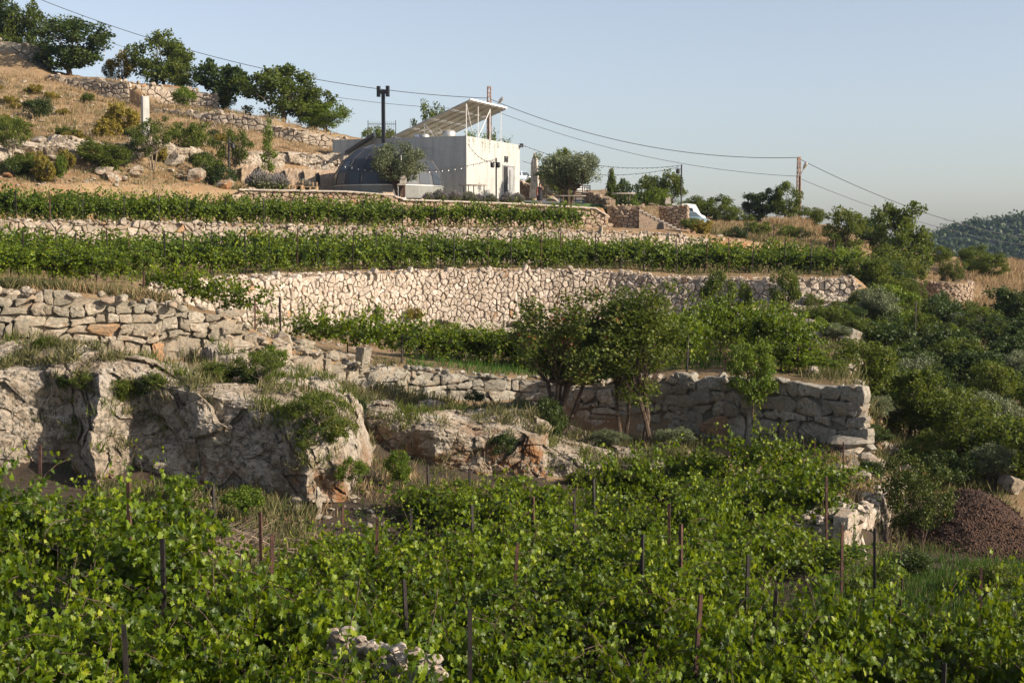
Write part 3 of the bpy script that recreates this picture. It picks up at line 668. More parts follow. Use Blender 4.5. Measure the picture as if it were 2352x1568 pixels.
# ------------------------------------------------------------------ rock outcrops: displaced sheets with thickness behind them
def outcrop(name, label, px0, px1, Yf, base_py, top_py, Yb, seed, material, nu=300, nv=130, bul=1.0, amp=0.55, cat='rock outcrop', strata=0.0):
    u = np.linspace(0, 1, nu); v = np.linspace(0, 1, nv)
    U_, V_ = np.meshgrid(u, v, indexing='ij'); px = px0 + (px1 - px0) * U_
    f = lambda tab: np.interp(px, [t[0] for t in tab], [t[1] for t in tab])
    Y0 = f(Yf); Y1 = f(Yb); z0 = zpy(f(base_py), Y0) - 0.5; z1 = zpy(f(top_py), Y1)
    # profile: steep face that rounds over to the shelf
    h = np.sin(np.clip(V_ * 1.25, 0, 1) * pi / 2) ** 0.9
    back = np.clip((V_ - 0.55) / 0.45, 0, 1) ** 1.3
    y = Y0 + (Y1 - Y0) * back + 0.5 * np.clip(V_ / 0.55, 0, 1) * 0.3; z = z0 + (z1 - z0) * h
    x = X(px, 0.5 * (Y0 + y)) 
    p = np.stack([x, y, z], -1).reshape(-1, 3)
    q = p * np.array([1, 1, 1.35]) + seed * 13
    big = fbm(q * 0.26, 2) * 1.25; d1, d2, idd = worley(q * 0.42 + 0.35 * fbm(q * 0.9, 2)[:, None])
    crack = -0.55 * np.exp(-((d2 - d1) / 0.07) ** 2)
    mid = fbm(q * 1.1, 3) * 0.24; d3, d4, _ = worley(q * 1.7 + 0.3 * fbm(q * 3, 2)[:, None]); pits = -0.10 * np.exp(-((d4 - d3) / 0.10) ** 2) + 0.22 * (0.5 - d3)
    fine = -0.16 * np.clip(fbm(q * 2.6, 3) - .25, 0, 1) + fbm(q * 5.5, 4) * 0.075
    q2 = p + .25 * fbm(p * .5, 2)[:, None]
    disp = (big * bul + facets(q2 * .42 + seed, 1, .9) * .75 + facets(q2 * np.array([1.1, 1.1, 1.5]) + seed, 5, .8) * .34 + facets(q2 * 2.9, 9, .8) * .13 + facets(q2 * 6.5, 3, .8) * .055 + .03 * fbm(q * 9, 2) - .30 * np.clip(fbm(q * 1.5 + 31, 3) - .30, 0, .6) - .13 * np.clip(.34 - worley(q * 4.5)[0], 0, 1) + .10 * fbm(q * 2.2 + 7, 4)) * amp
    if strata:
        zs_ = p[:, 2] * .8 + .6 * fbm(p * .25, 2); disp = disp * .6 + strata * (np.abs((zs_ % 1) - .35) ** .7 - .4) * amp * 2
    edge = np.minimum(np.minimum(U_, 1 - U_) * 12, 1).ravel()
    nrm_ = np.stack([np.zeros(len(p)), -(1 - back.ravel() * 0.85), 0.25 + 0.7 * back.ravel()], 1); nrm_ /= np.linalg.norm(nrm_, axis=1)[:, None]
    p = p + nrm_ * (disp * (0.35 + 0.65 * edge))[:, None]
    p[:, 0] += 0.16 * fbm(q * 0.8 + 40, 3)
    P3 = p.reshape(nu, nv, 3)
    P3[:, -1, 2] -= 0.7; P3[:, 0, 1] += 0.4
    P3[0, :, 1] += 1.2; P3[-1, :, 1] += 1.2
    i = np.arange(nu - 1)[:, None] * nv; j = np.arange(nv - 1)[None, :]
    Q = np.stack([i + j, i + nv + j, i + nv + j + 1, i + j + 1], -1).reshape(-1, 4)
    o = link(name, new_mesh(name, P3.reshape(-1, 3), F4=Q, mats=[material], smooth=False)); tag(o, label, cat)
    return o, P3
ROCKS = []
ROCKS.append(outcrop('rock_outcrop', 'massive pitted limestone outcrop swelling into a grey boulder with orange clay at its foot', -70, 850, [(-70, 36.4), (150, 36.8), (210, 35.9), (300, 37.0), (430, 36.6), (560, 36.0), (700, 35.4), (790, 36.2), (850, 39.5)], [(-70, 1122), (300, 1122), (850, 1110)], [(-70, 795), (0, 795), (300, 802), (400, 822), (520, 842), (620, 855), (700, 875), (790, 925), (850, 1010)], [(-70, 39.8), (0, 40.0), (300, 41.9), (450, 42.9), (600, 42.8), (850, 42)], 2, M['rock'], 640, 230, bul=1.0))
ROCKS.append(outcrop('rock_outcrop', 'fissured grey rock with a pale flat top below the shaded wall', 812, 1265, [(812, 42.5), (845, 41.5), (1000, 41), (1265, 42.2)], [(812, 1095), (1265, 1115)], [(812, 905), (860, 905), (930, 925), (1020, 925), (1090, 940), (1180, 925), (1265, 945)], [(812, 46), (1265, 48.3)], 3, M['rock'], 340, 170, amp=.6))
ROCKS.append(outcrop('rock_outcrop', 'low sloping grey rock under the two slim tree trunks', 1250, 1625, [(1250, 42.0), (1450, 42.0), (1625, 43.2)], [(1250, 1115), (1625, 1105)], [(1250, 965), (1350, 995), (1450, 1005), (1560, 1000), (1625, 1045)], [(1250, 48), (1625, 46.8)], 4, M['rock_plain'], 300, 140, amp=0.5))
ROCKS.append(outcrop('rock_band', 'broken upper ledge of limestone under the dry hillside', -80, 500, [(-80, 100), (200, 103), (500, 109.5)], [(-80, 374), (200, 378), (500, 395)], [(-80, 326), (60, 332), (130, 326), (200, 334), (330, 324), (430, 340), (500, 372)], [(-80, 104), (300, 107.6), (500, 112)], 5, M['ledge'], 420, 80, amp=0.75, cat='rock ledge', strata=1.0))
ROCKS.append(outcrop('rock_ledge', 'row of squat pale boulders along the foot of the long middle wall', 690, 1245, [(690, 68.5), (900, 74.2), (1245, 80)], [(690, 775), (900, 790), (1245, 795)], [(690, 740), (800, 745), (900, 735), (1000, 748), (1130, 742), (1245, 748)], [(690, 69.8), (900, 75.7), (1245, 81.6)], 6, M['rock_plain'], 300, 40, bul=0.6, amp=0.5, cat='rock ledge'))
ROCKS.append(outcrop('rock_outcrop', 'rocky drop below the right end of the long middle wall among shrubs', 1500, 1990, [(1500, 76), (1700, 74), (1990, 76)], [(1500, 790), (1990, 790)], [(1500, 725), (1650, 715), (1800, 700), (1990, 680)], [(1500, 80.8), (1990, 79.5)], 7, M['rock_plain'], 220, 60, amp=0.6))

r = np.random.default_rng(5)
def boulder(px, py, Y, w_, h_, label, material=None, d_=None, nm='boulder', snap=True):
    mb = MB(); rock_lump(mb, (0, 0, 0), (w_ / 2, (d_ or w_) / 2, h_ / 2), r)
    V = mb.v[0]; q = V / max(w_, h_)
    mb.v[0] = V + (V / (np.linalg.norm(V, axis=1)[:, None] + 1e-6)) * (0.05 * max(w_, h_) * fbm(q * 5 + px, 3))[:, None]
    o = mb.build(nm, material or M['rock_plain']); o.location = G(px, Y) + (0, 0, h_ * .28) if snap else P(px, py, Y); tag(o, label, 'boulder'); return o
boulder(2005, 1040, 42.5, 1.0, 0.75, 'rounded grey boulder just right of the bastion wall')
boulder(1935, 1012, 43.2, 1.7, 0.5, 'flat overhanging slab of rock under the end of the bastion wall', M['stone_grey'], d_=1.3, snap=False)
boulder(1945, 1052, 43.5, 1.7, 1.0, 'dark rounded rock carrying the overhanging slab below the bastion wall', M['stone_grey'], snap=False)
boulder(1870, 848, 48.2, 0.7, 0.5, 'pale boulder standing on the terrace right of the bright vines')
boulder(2115, 765, 74, 0.9, 0.7, 'small pale boulder in dry grass on the right slope')
boulder(1690, 752, 72, 1.3, 1.0, 'blue grey boulder among shrubs below the wall end')
boulder(238, 1168, 23.6, 0.5, 0.9, 'pale stone block lying among the left vines')
boulder(728, 1120, 35.0, 0.3, 0.9, 'upright pointed white stone below the big rock')
boulder(690, 1082, 35.4, 0.8, 0.5, 'flat pale slab leaning under the big boulder')
boulder(1268, 455, 131, 1.6, 0.9, 'round boulder at the foot of the standing stone')
boulder(2225, 795, 68, 1.2, 0.6, 'low grey boulder between trees on the right slope')
boulder(2335, 1085, 44, 1.2, 0.8, 'pale boulder at the right edge beside the dark trees')
boulder(2290, 850, 60, 1.6, 0.8, 'tilted grey rock in the shadow of trees on the right')
# broken row of stones edging the near vine terrace
mb = MB(); rr_ = np.random.default_rng(21)
for k in range(80):
    t = k / 80; px = 750 + 270 * t + rr_.normal(0, 5); Y = 17.4 - 1.4 * t + rr_.normal(0, 0.10)
    zt_ = zpy(1452 + 85 * t + rr_.uniform(-10, 34) + 12 * sin(k * .5), Y); a_ = rr_.uniform(.06, .17); rock_lump(mb, (X(px, Y), Y, zt_), (a_, a_ * .8, a_ * .65), rr_)
for k in range(230):
    t = rr_.random(); px = 750 + 270 * t; Y = 17.45 - 1.4 * t; z0 = gz(X(px, Y), Y)[0]; z1 = zpy(1480 + 85 * t, Y)
    rock_lump(mb, (X(px, Y), Y, rr_.uniform(z0, z1)), (.12, .12, .08), rr_)
tag(mb.build('stone_wall', M['stone']), 'crumbled row of pale stones and one orange rock between the nearest vines', 'stone wall')

rb = np.random.default_rng(55)
for k, px in enumerate(np.sort(np.concatenate([rb.uniform(0, 540, 34), rb.uniform(1520, 1960, 10)]))):
    Y = rb.uniform(95, 103) + px * .016 if px < 600 else rb.uniform(64, 76); w_ = rb.uniform(.7, 2.4); 
    o = boulder(px, 0, Y, w_, w_ * rb.uniform(.4, .75), '%s loose boulder from the left among the hillside ledges and shrubs' % (str(k + 1) + ('th' if 10 < (k + 1) % 100 < 14 else {1: 'st', 2: 'nd', 3: 'rd'}.get((k + 1) % 10, 'th'))), M['ledge'] if px < 600 else M['rock_plain'], d_=w_ * .8); o['group'] = 'loose boulders on the slopes'; o.rotation_euler = (0, 0, rb.uniform(0, 6))
# ------------------------------------------------------------------ leaves
LEAF_V = np.array([(0, .42, -.06), (0, 0, 0), (-.30, -.13, .03), (-.52, .20, .07), (-.33, .36, .0), (-.42, .72, .05), (-.13, .66, -.01), (0, 1.02, -.10), (.13, .66, -.01), (.42, .72, .05), (.33, .36, .0), (.52, .20, .07), (.30, -.13, .03)])
LEAF_F = np.array([(0, i, i + 1) for i in range(1, 12)] + [(0, 12, 1)])[:, [0, 2, 1]]
KITE_V = np.array([(0, 0, 0), (-.42, .42, .10), (0, 1, 0), (.42, .42, .10)]); KITE_F = np.array([(0, 2, 1), (0, 3, 2)])
SLIM_V = np.array([(0, 0, 0), (-.17, .5, .03), (0, 1, 0), (.17, .5, .03)])
MED_V = np.array([(0, .4, -.05), (0, 0, 0), (-.5, .1, .06), (-.38, .68, .04), (0, 1, -.08), (.38, .68, .04), (.5, .1, .06)])
MED_F = np.array([(0, 2, 1), (0, 3, 2), (0, 4, 3), (0, 5, 4), (0, 6, 5), (0, 1, 6)])
def unit(a): return a / (np.linalg.norm(a, axis=-1, keepdims=True) + 1e-9)
def leaves(mb, pos, axis, nor, size, var, tv=KITE_V, tf=KITE_F):
    pos = np.asarray(pos, float); n = len(pos); axis = unit(np.asarray(axis, float)); x = unit(np.cross(axis, nor)); z = np.cross(x, axis)
    size = np.broadcast_to(size, (n,))
    V = pos[:, None, :] + size[:, None, None] * (tv[None, :, 0:1] * x[:, None] + tv[None, :, 1:2] * axis[:, None] + tv[None, :, 2:3] * z[:, None])
    m_ = len(tv); Fc = (tf[None] + (np.arange(n) * m_)[:, None, None]).reshape(-1, 3)
    mb.add(V.reshape(-1, 3), f3=Fc, var=np.repeat(np.broadcast_to(var, (n,)), m_))

def vine_meshes(seed, fine=True, w_=1.7, h_=1.0, nsh=46, droop=1.0, low=False):
    r = np.random.default_rng(seed); mb = MB(); st = MB()
    zc = 0.8 * h_ if not low else 0.25
    P_, A_, N_, S_, V_ = [], [], [], [], []; cl_ = np.linspace(-.4, .4, 4) * w_ + r.normal(0, .08, 4)
    for k in range(nsh):
        x = float(np.clip(cl_[int(r.integers(4))] + r.normal(0, .13), -w_ / 2, w_ / 2)); p = np.array([x, r.normal(0, .07), zc + r.normal(0, .08)])
        side = r.choice([-1, 1]); lift = r.uniform(0.15, 1.0) if r.random() < .72 else r.uniform(-.5, .2)
        d = unit(np.array([r.normal(0, .35), side * r.uniform(.05, .75), lift])); L = int(r.uniform(9, 24)); pts = [p.copy()]
        for q in range(L):
            d = unit(d + np.array([r.normal(0, .10), r.normal(0, .10) , -0.060 * droop - .004 * q])); p = p + d * .075; pts.append(p.copy())
            if p[2] < .04: break
        pts = np.array(pts); n = len(pts)
        if fine and k % 2 == 0: st.tube(pts[:: 3] if n > 6 else pts, .006, 4, cap=False)
        for q in range(1, n):
            f = q / n
            for rep in range(2 if f < .6 and fine else 1):
                o = r.normal(0, 1, 3); o[2] = abs(o[2]) * .3; o = unit(o) * r.uniform(.03, .12)
                P_.append(pts[q] + o); out = np.array([o[0] * 3, o[1] * 4 + side * .3, -.35 + r.normal(0, .35)])
                A_.append(out + r.normal(0, .3, 3)); N_.append(np.array([r.normal(0, .85), r.normal(0, .8) + side * .35, .75 + r.normal(0, .5)]))
                s = r.uniform(.072, .130) * (1 - .60 * f ** 2.2) * (1 if fine else 1.2); S_.append(s)
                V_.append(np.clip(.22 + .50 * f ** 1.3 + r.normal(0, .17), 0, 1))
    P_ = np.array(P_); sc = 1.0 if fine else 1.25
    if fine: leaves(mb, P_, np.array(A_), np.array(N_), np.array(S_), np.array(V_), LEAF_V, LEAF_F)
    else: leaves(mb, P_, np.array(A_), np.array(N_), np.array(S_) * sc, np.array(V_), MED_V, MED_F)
    if not low:
        st.tube([(0, 0, -.2), (.03, .02, .3), (-.03, 0, .6), (.02, 0, zc)], [.035, .03, .027, .024], 6)
        st.tube([(-w_ * .42, 0, zc), (0, 0, zc - .02), (w_ * .42, 0, zc)], .016, 5)
    return mb.mesh('foliage', M['leaf_vine'] if fine else M['leaf_vine_far']), st.mesh('stem', M['bark'])
FINE = [vine_meshes(100 + i, True, nsh=72, w_=1.6) for i in range(7)]
FARV = [vine_meshes(200 + i, False, nsh=74, droop=.95, h_=1.05) for i in range(5)]
LOWV = [vine_meshes(300 + i, True, w_=1.3, nsh=22, low=True, droop=.4) for i in range(3)]
def put_vine(x, y, z, rz, s, kind, label, group, cat='grapevine', r=rng):
    fo, stm = kind[int(r.integers(len(kind)))]
    t = thing('grape_vine', label, cat, (x, y, z), rz, group)
    t.scale = (s[0], s[1], s[2])
    link('foliage', fo, t); link('stem', stm, t)
    return t

POSTS = []; PGN = 'iron posts of the foreground vineyard'
def post(px, top, Y, label=None, group=None, thick=.05, lean=None, material=None, fg=False):
    x = X(px, Y); z0 = gz(x, Y)[0] - .15; h = max(zpy(top, Y) - z0, .6)
    mb = MB(); a = thick
    mb.box((0, 0, h / 2), (a, .008, h)); mb.box((-a / 2 + .004, a / 2, h / 2), (.008, a, h)); mb.box((a/2 - .004, a / 3, h / 2), (.007, a * .6, h))
    if group == PGN or fg: POSTS.append((px, Y, h + z0))
    o = mb.build('vineyard_post', material or (M['rust'] if rng.random() < .35 else M['iron']))
    o.location = (x, Y, z0); l = lean if lean is not None else rng.normal(0, .02)
    o.rotation_euler = (rng.normal(0, .02), l, rng.uniform(0, 1.5)); tag(o, label or 'dark iron trellis post sticking up among the foreground vines', 'post', group); return o

# foreground vineyard, rows running across the slope
rowY = [10.4, 12.8, 15.2, 17.6, 20.1, 22.7, 25.3, 27.9, 30.5, 33.1, 35.7, 38.2, 40.7, 43.5, 46]
GV = 'vines of the foreground vineyard'
cnt = 0
def ordn(n): return '%d%s' % (n, 'th' if 10 < n % 100 < 14 else {1: 'st', 2: 'nd', 3: 'rd'}.get(n % 10, 'th'))
for ri, Y0 in enumerate(rowY):
    nth = 0; x = X(-260, Y0) * 1.25; xe = X(2620, Y0)
    while x < xe:
        y = Y0 - .28 * x + rng.normal(0, .10) + .35 * math.sin(x * .5 + ri)
        px = x / y * F + 1176
        ok = True
        lim = np.interp(px, [0, 150, 250, 330, 420, 600, 690, 850, 1000, 1200, 1500, 1640, 1800, 1860, 1920, 1960, 2030, 2352], [27, 27, 27, 26, 24.5, 25, 28, 31, 34, 37, 38, 40.8, 40.6, 35.0, 29, 28.6, 28.6, 28.0])
        if y > lim or px < -280 or px > 2620 or y < 12: ok = False
        if 690 < px < 1080 and 15.6 < y < 17.9 - (px - 700) * .003: ok = False
        dens = perlin(np.array([[x * .42, y * .42, 3.3]]))[0]
        if rng.random() < .07 or dens < -.36: ok = False
        if 90 < px < 330 and 17.0 < y < 19.2: ok = False
        if ok:
            z = gz(x, y)[0]; low_ = (.5 if px < 2100 else .72) if px > 1885 and y > 24 else 1.0; hs = low_ * (rng.uniform(.82, 1.15) + .45 * dens) * np.interp(y, [15, 22, 30, 36], [1.12, 1.18, 1.05, .95])
            nth += 1
            put_vine(x, y, z, rng.normal(0, .2) + (pi if rng.random() < .5 else 0), (rng.uniform(.95, 1.15), rng.uniform(.95, 1.35), hs), FINE,
                     'leafy vine, %s from the left in the %s row of the foreground vineyard' % (ordn(nth), 'nearest' if ri == 0 else ordn(ri + 1) + ' nearest'), GV); cnt += 1
        x += rng.uniform(1.3, 1.75)
print('foreground vines', cnt)
for ri, Y0 in enumerate(rowY[3:12]):
    pts = []; x = X(-60, Y0)
    while x < X(2300, Y0):
        y = Y0 - .28 * x; px = x / y * F + 1176
        if 13 < y < 37 and px < 1850: pts.append((x, y, gz(x, y)[0] + 1.42))
        x += 1.1
    if len(pts) > 3: mb = MB(); mb.tube(pts, .006, 3, cap=False); tag(mb.build('trellis_wire', M['iron']), 'thin trellis wire running along the %s row of the foreground vineyard' % ordn(ri + 4), 'wire', 'trellis wires of the foreground vineyard')
# upper rows
def vrow(tab, step, label, group, off=0, kind=FARV, hs=1.0):
    px0, px1 = tab[0][0], tab[-1][0]; px = px0; nth = 0
    while px < px1:
        Y = np.interp(px, [t[0] for t in tab], [t[1] for t in tab]) + rng.normal(0, .12); x = X(px, Y)
        z = gz(x, Y)[0]; sc = hs * rng.uniform(.86, 1.16)
        nth += 1; put_vine(x, Y, z, rng.normal(.35, .2) + (pi if rng.random() < .5 else 0), (1.1, rng.uniform(1.0, 1.3), sc), kind, '%s vine from left, %s' % (ordn(nth), label), group)
        px += step * rng.uniform(.85, 1.15) * F / Y
vrow([(-60, 81.5), (400, 88), (800, 94.5), (1320, 102.5)], 1.5, 'front row under the dome terrace', 'vines of the uppermost terrace')
vrow([(-60, 86.5), (300, 91), (620, 97), (900, 101)], 1.55, 'back row against the hillside ledges', 'vines of the uppermost terrace', hs=1.15)
vrow([(-60, 64), (300, 66), (600, 71), (900, 80), (1300, 86.5), (1600, 88), (1960, 88)], 1.35, 'front row on top of the long pale wall', 'vines of the middle terrace')
vrow([(-60, 70), (300, 73), (600, 78), (900, 85), (1250, 91)], 1.5, 'back row above the long pale wall', 'vines of the middle terrace', hs=1.15)
vrow([(1250, 92), (1600, 95), (1975, 95)], 1.5, 'back row at the right end of the middle terrace', 'vines of the middle terrace', hs=1.05)
vrow([(-60, 50.5), (120, 51), (250, 52)], 1.4, 'front row above the large block wall', 'vines at the left above the block wall', kind=FINE, hs=.8)
vrow([(-60, 56), (180, 57), (330, 58)], 1.5, 'second row above the large block wall', 'vines at the left above the block wall', kind=FINE, hs=.85)
# trailing low vines down the ramp
for i_, (px, Y, s) in enumerate([(360, 47.5, .8), (405, 48, .9), (450, 48.6, 1), (495, 49, 1), (545, 49.6, 1.05), (700, 50.5, .9), (745, 51, 1), (790, 51.5, 1.15), (835, 52, 1.2), (880, 52.5, 1.25), (920, 53.2, 1.2), (610, 50, .5)]):
    p = G(px, Y); put_vine(p[0], p[1], p[2] + .35, rng.normal(-.4, .2), (1.1 * s, 1.0 * s, 1.1 * s), LOWV, 'low trailing vine creeping down the ramp, number %s from its top' % ordn(i_ + 1), 'trailing vines on the ramp')
for i_, px in enumerate(list(range(965, 1290, 27))):
    p = G(px, 56 + rng.normal(0, .5)); put_vine(p[0], p[1], p[2], rng.normal(0, .3), (1, 1.1, rng.uniform(.75, .95)), FINE, '%s vine from the left in the row behind the shaded wall' % ordn(i_ + 1), 'vines on the lower middle terrace')
for i_, px in enumerate(list(range(1300, 1560, 36))):
    p = G(px, 58 + rng.normal(0, .6)); put_vine(p[0], p[1], p[2], rng.normal(0, .3), (1, 1.1, rng.uniform(.9, 1.1)), FINE, '%s vine from the left of those behind the central trees' % ordn(i_ + 1), 'vines on the lower middle terrace')
for i_, (px, Y, s) in enumerate([(1578, 51.5, 1.2), (1582, 53.5, 1.35), (1625, 56, 1.45), (1655, 57, 1.5), (1690, 57, 1.35), (1730, 55, 1.1), (1770, 53, 1.25), (1800, 52, 1.4), (1815, 50.5, 1.25), (1795, 49.6, .8), (1845, 49.6, .55), (1880, 49.2, .4)]):
    p = G(px, Y); put_vine(p[0], p[1], p[2], rng.normal(0, .6), (1, 1, s), FINE, '%s bright vine from the left above the bastion wall' % ordn(i_ + 1), 'vines above the bastion wall')

# posts
PG = 'iron posts of the foreground vineyard'
named = {(80, 1023): 'rusty post standing before the pitted rock at the far left', (292, 1107): 'tall dark post left of the heap of dry branches', (371, 1238): 'dark post rising from the vines below the dry branches',
 (613, 1228): 'thick black post with a pale rock beside its foot', (287, 1430): 'short dark post top, lowest at the left', (1078, 1400): 'thick black post nearest the camera in the middle', (598, 1177): 'thin rusty post right of the dry branches',
 (488, 1110): 'thin post in front of the heap of dry branches', (1909, 1095): 'tall post at the right edge of the vines before the side wall', (2025, 1215): 'rusty post standing in front of the sunlit side wall',
 (2073, 1325): 'dark post between the mulch mound and the lower right vines', (2272, 1305): 'short post in front of the brown mulch mound', (2183, 1520): 'post top lowest at the right', (1945, 1015): 'thin pale red stake below the end of the bastion wall', (1876, 1010): 'leaning thin stake below the bastion wall, left of its twin'}
for i_, (px, top, Y) in enumerate(sorted([(80,1023,30),(292,1107,20.6),(371,1238,18.4),(613,1228,19.2),(287,1430,14.6),(1078,1400,16.2),(598,1177,25.5),(488,1110,30.5),(425,1165,27),(985,1070,36),(1080,1075,36.5),(780,1160,29.5),
                   (948,1165,28),(855,1190,25.5),(1090,1160,28),(1168,1245,23.4),(1228,1140,29.5),(1325,1140,29.5),(1375,1100,32.5),(1480,1230,24),(1545,1155,28.5),(1573,1205,25.7),(1590,1365,19),(1720,1275,22.5),(1783,1350,20),
                   (1909,1095,32.5),(1945,1205,28.6),(1945,1015,38.5),(1876,1010,38),(2025,1215,29.2),(2073,1325,24.5),(2272,1305,25.5),(2183,1520,18.5),(940,1330,20.5)])):
    thin = (px, top) in ((1945, 1015), (1876, 1010))
    post(px, top, Y, named.get((px, top)) or 'dark iron post, %s from the left in the foreground vineyard' % ordn(i_ + 1), PG, thick=.032 if thin else .05, material=M['rust'] if thin or px in (80, 598, 1590) else None, lean=.06 if px in (2025, 1590, 1168) else None)
for px, top, Y, lb in [(330, 622, 46.5, 'rusty leaning post on top of the lower left block wall'), (645, 682, 48.5, 'black post on the ramp where the block wall breaks down'), (923, 772, 52, 'post at the foot of the trailing vines'), (958, 755, 54, 'post in the vines behind the shaded wall'),
                   (797, 800, 53, 'post half hidden by trailing vines on the ramp'), (585, 690, 49, 'rusty thin stake on the ramp below the long wall'), (1580, 770, 50.3, 'post wrapped in vine left of the bright vines'), (1668, 795, 49.6, 'rusty leaning post above the bastion wall'),
                   (1808, 760, 50, 'dark post with vine shoots above the bastion wall'), (1838, 790, 49, 'rusty post right of the bright vines'), (1862, 755, 54, 'thin dark post among shrubs right of the vines'), (2105, 690, 70, 'tall thin dark trunk-like post on the right slope'), (1320, 478, 103.5, 'rusty post at the right end of the uppermost vine row')]:
    post(px, top, Y, lb, None, lean=.08 if px in (330, 1668) else .01, material=M['rust'] if px in (330, 585, 1668, 1838, 1320) else M['iron'])
for i_, px in enumerate(range(60, 1960, 62)):
    Y = np.interp(px, [0, 300, 600, 900, 1300, 1600, 1960], [63, 65, 70, 79, 85.5, 87, 87]); p = G(px + rng.uniform(-15, 15), Y)
    post(px + rng.uniform(-12, 12), zpy and (560 + (CZ - p[2] - 1.9 - rng.uniform(0, .3)) / Y * F), Y, '%s trellis post from the left in the row on the long pale wall' % ordn(i_ + 1), 'posts of the middle terrace row')
for i_, px in enumerate(range(40, 1300, 80)):
    Y = np.interp(px, [0, 400, 800, 1320], [80.8, 87.2, 93.8, 101.8]); p = G(px, Y)
    post(px + rng.uniform(-12, 12), 560 + (CZ - p[2] - 1.75) / Y * F, Y, '%s trellis post from the left in the uppermost vine row' % ordn(i_ + 1), 'posts of the uppermost row')

for i_, (px, Y, zt) in enumerate(POSTS):
    if px < 620 and Y > 25 or px > 1880: continue
    y = Y - .8; x = X(px + rng.uniform(-8, 8), y); z = gz(x, y)[0]; vis = rng.uniform(.12, .4); k_ = min(max((zt - vis - z) / 1.75, .7), 1.55)
    put_vine(x, y, z, rng.normal(0, .3), (1.1, 1.2, k_), FINE, 'vine right before the %s post from the left in the foreground vineyard' % ordn(i_ + 1), GV)
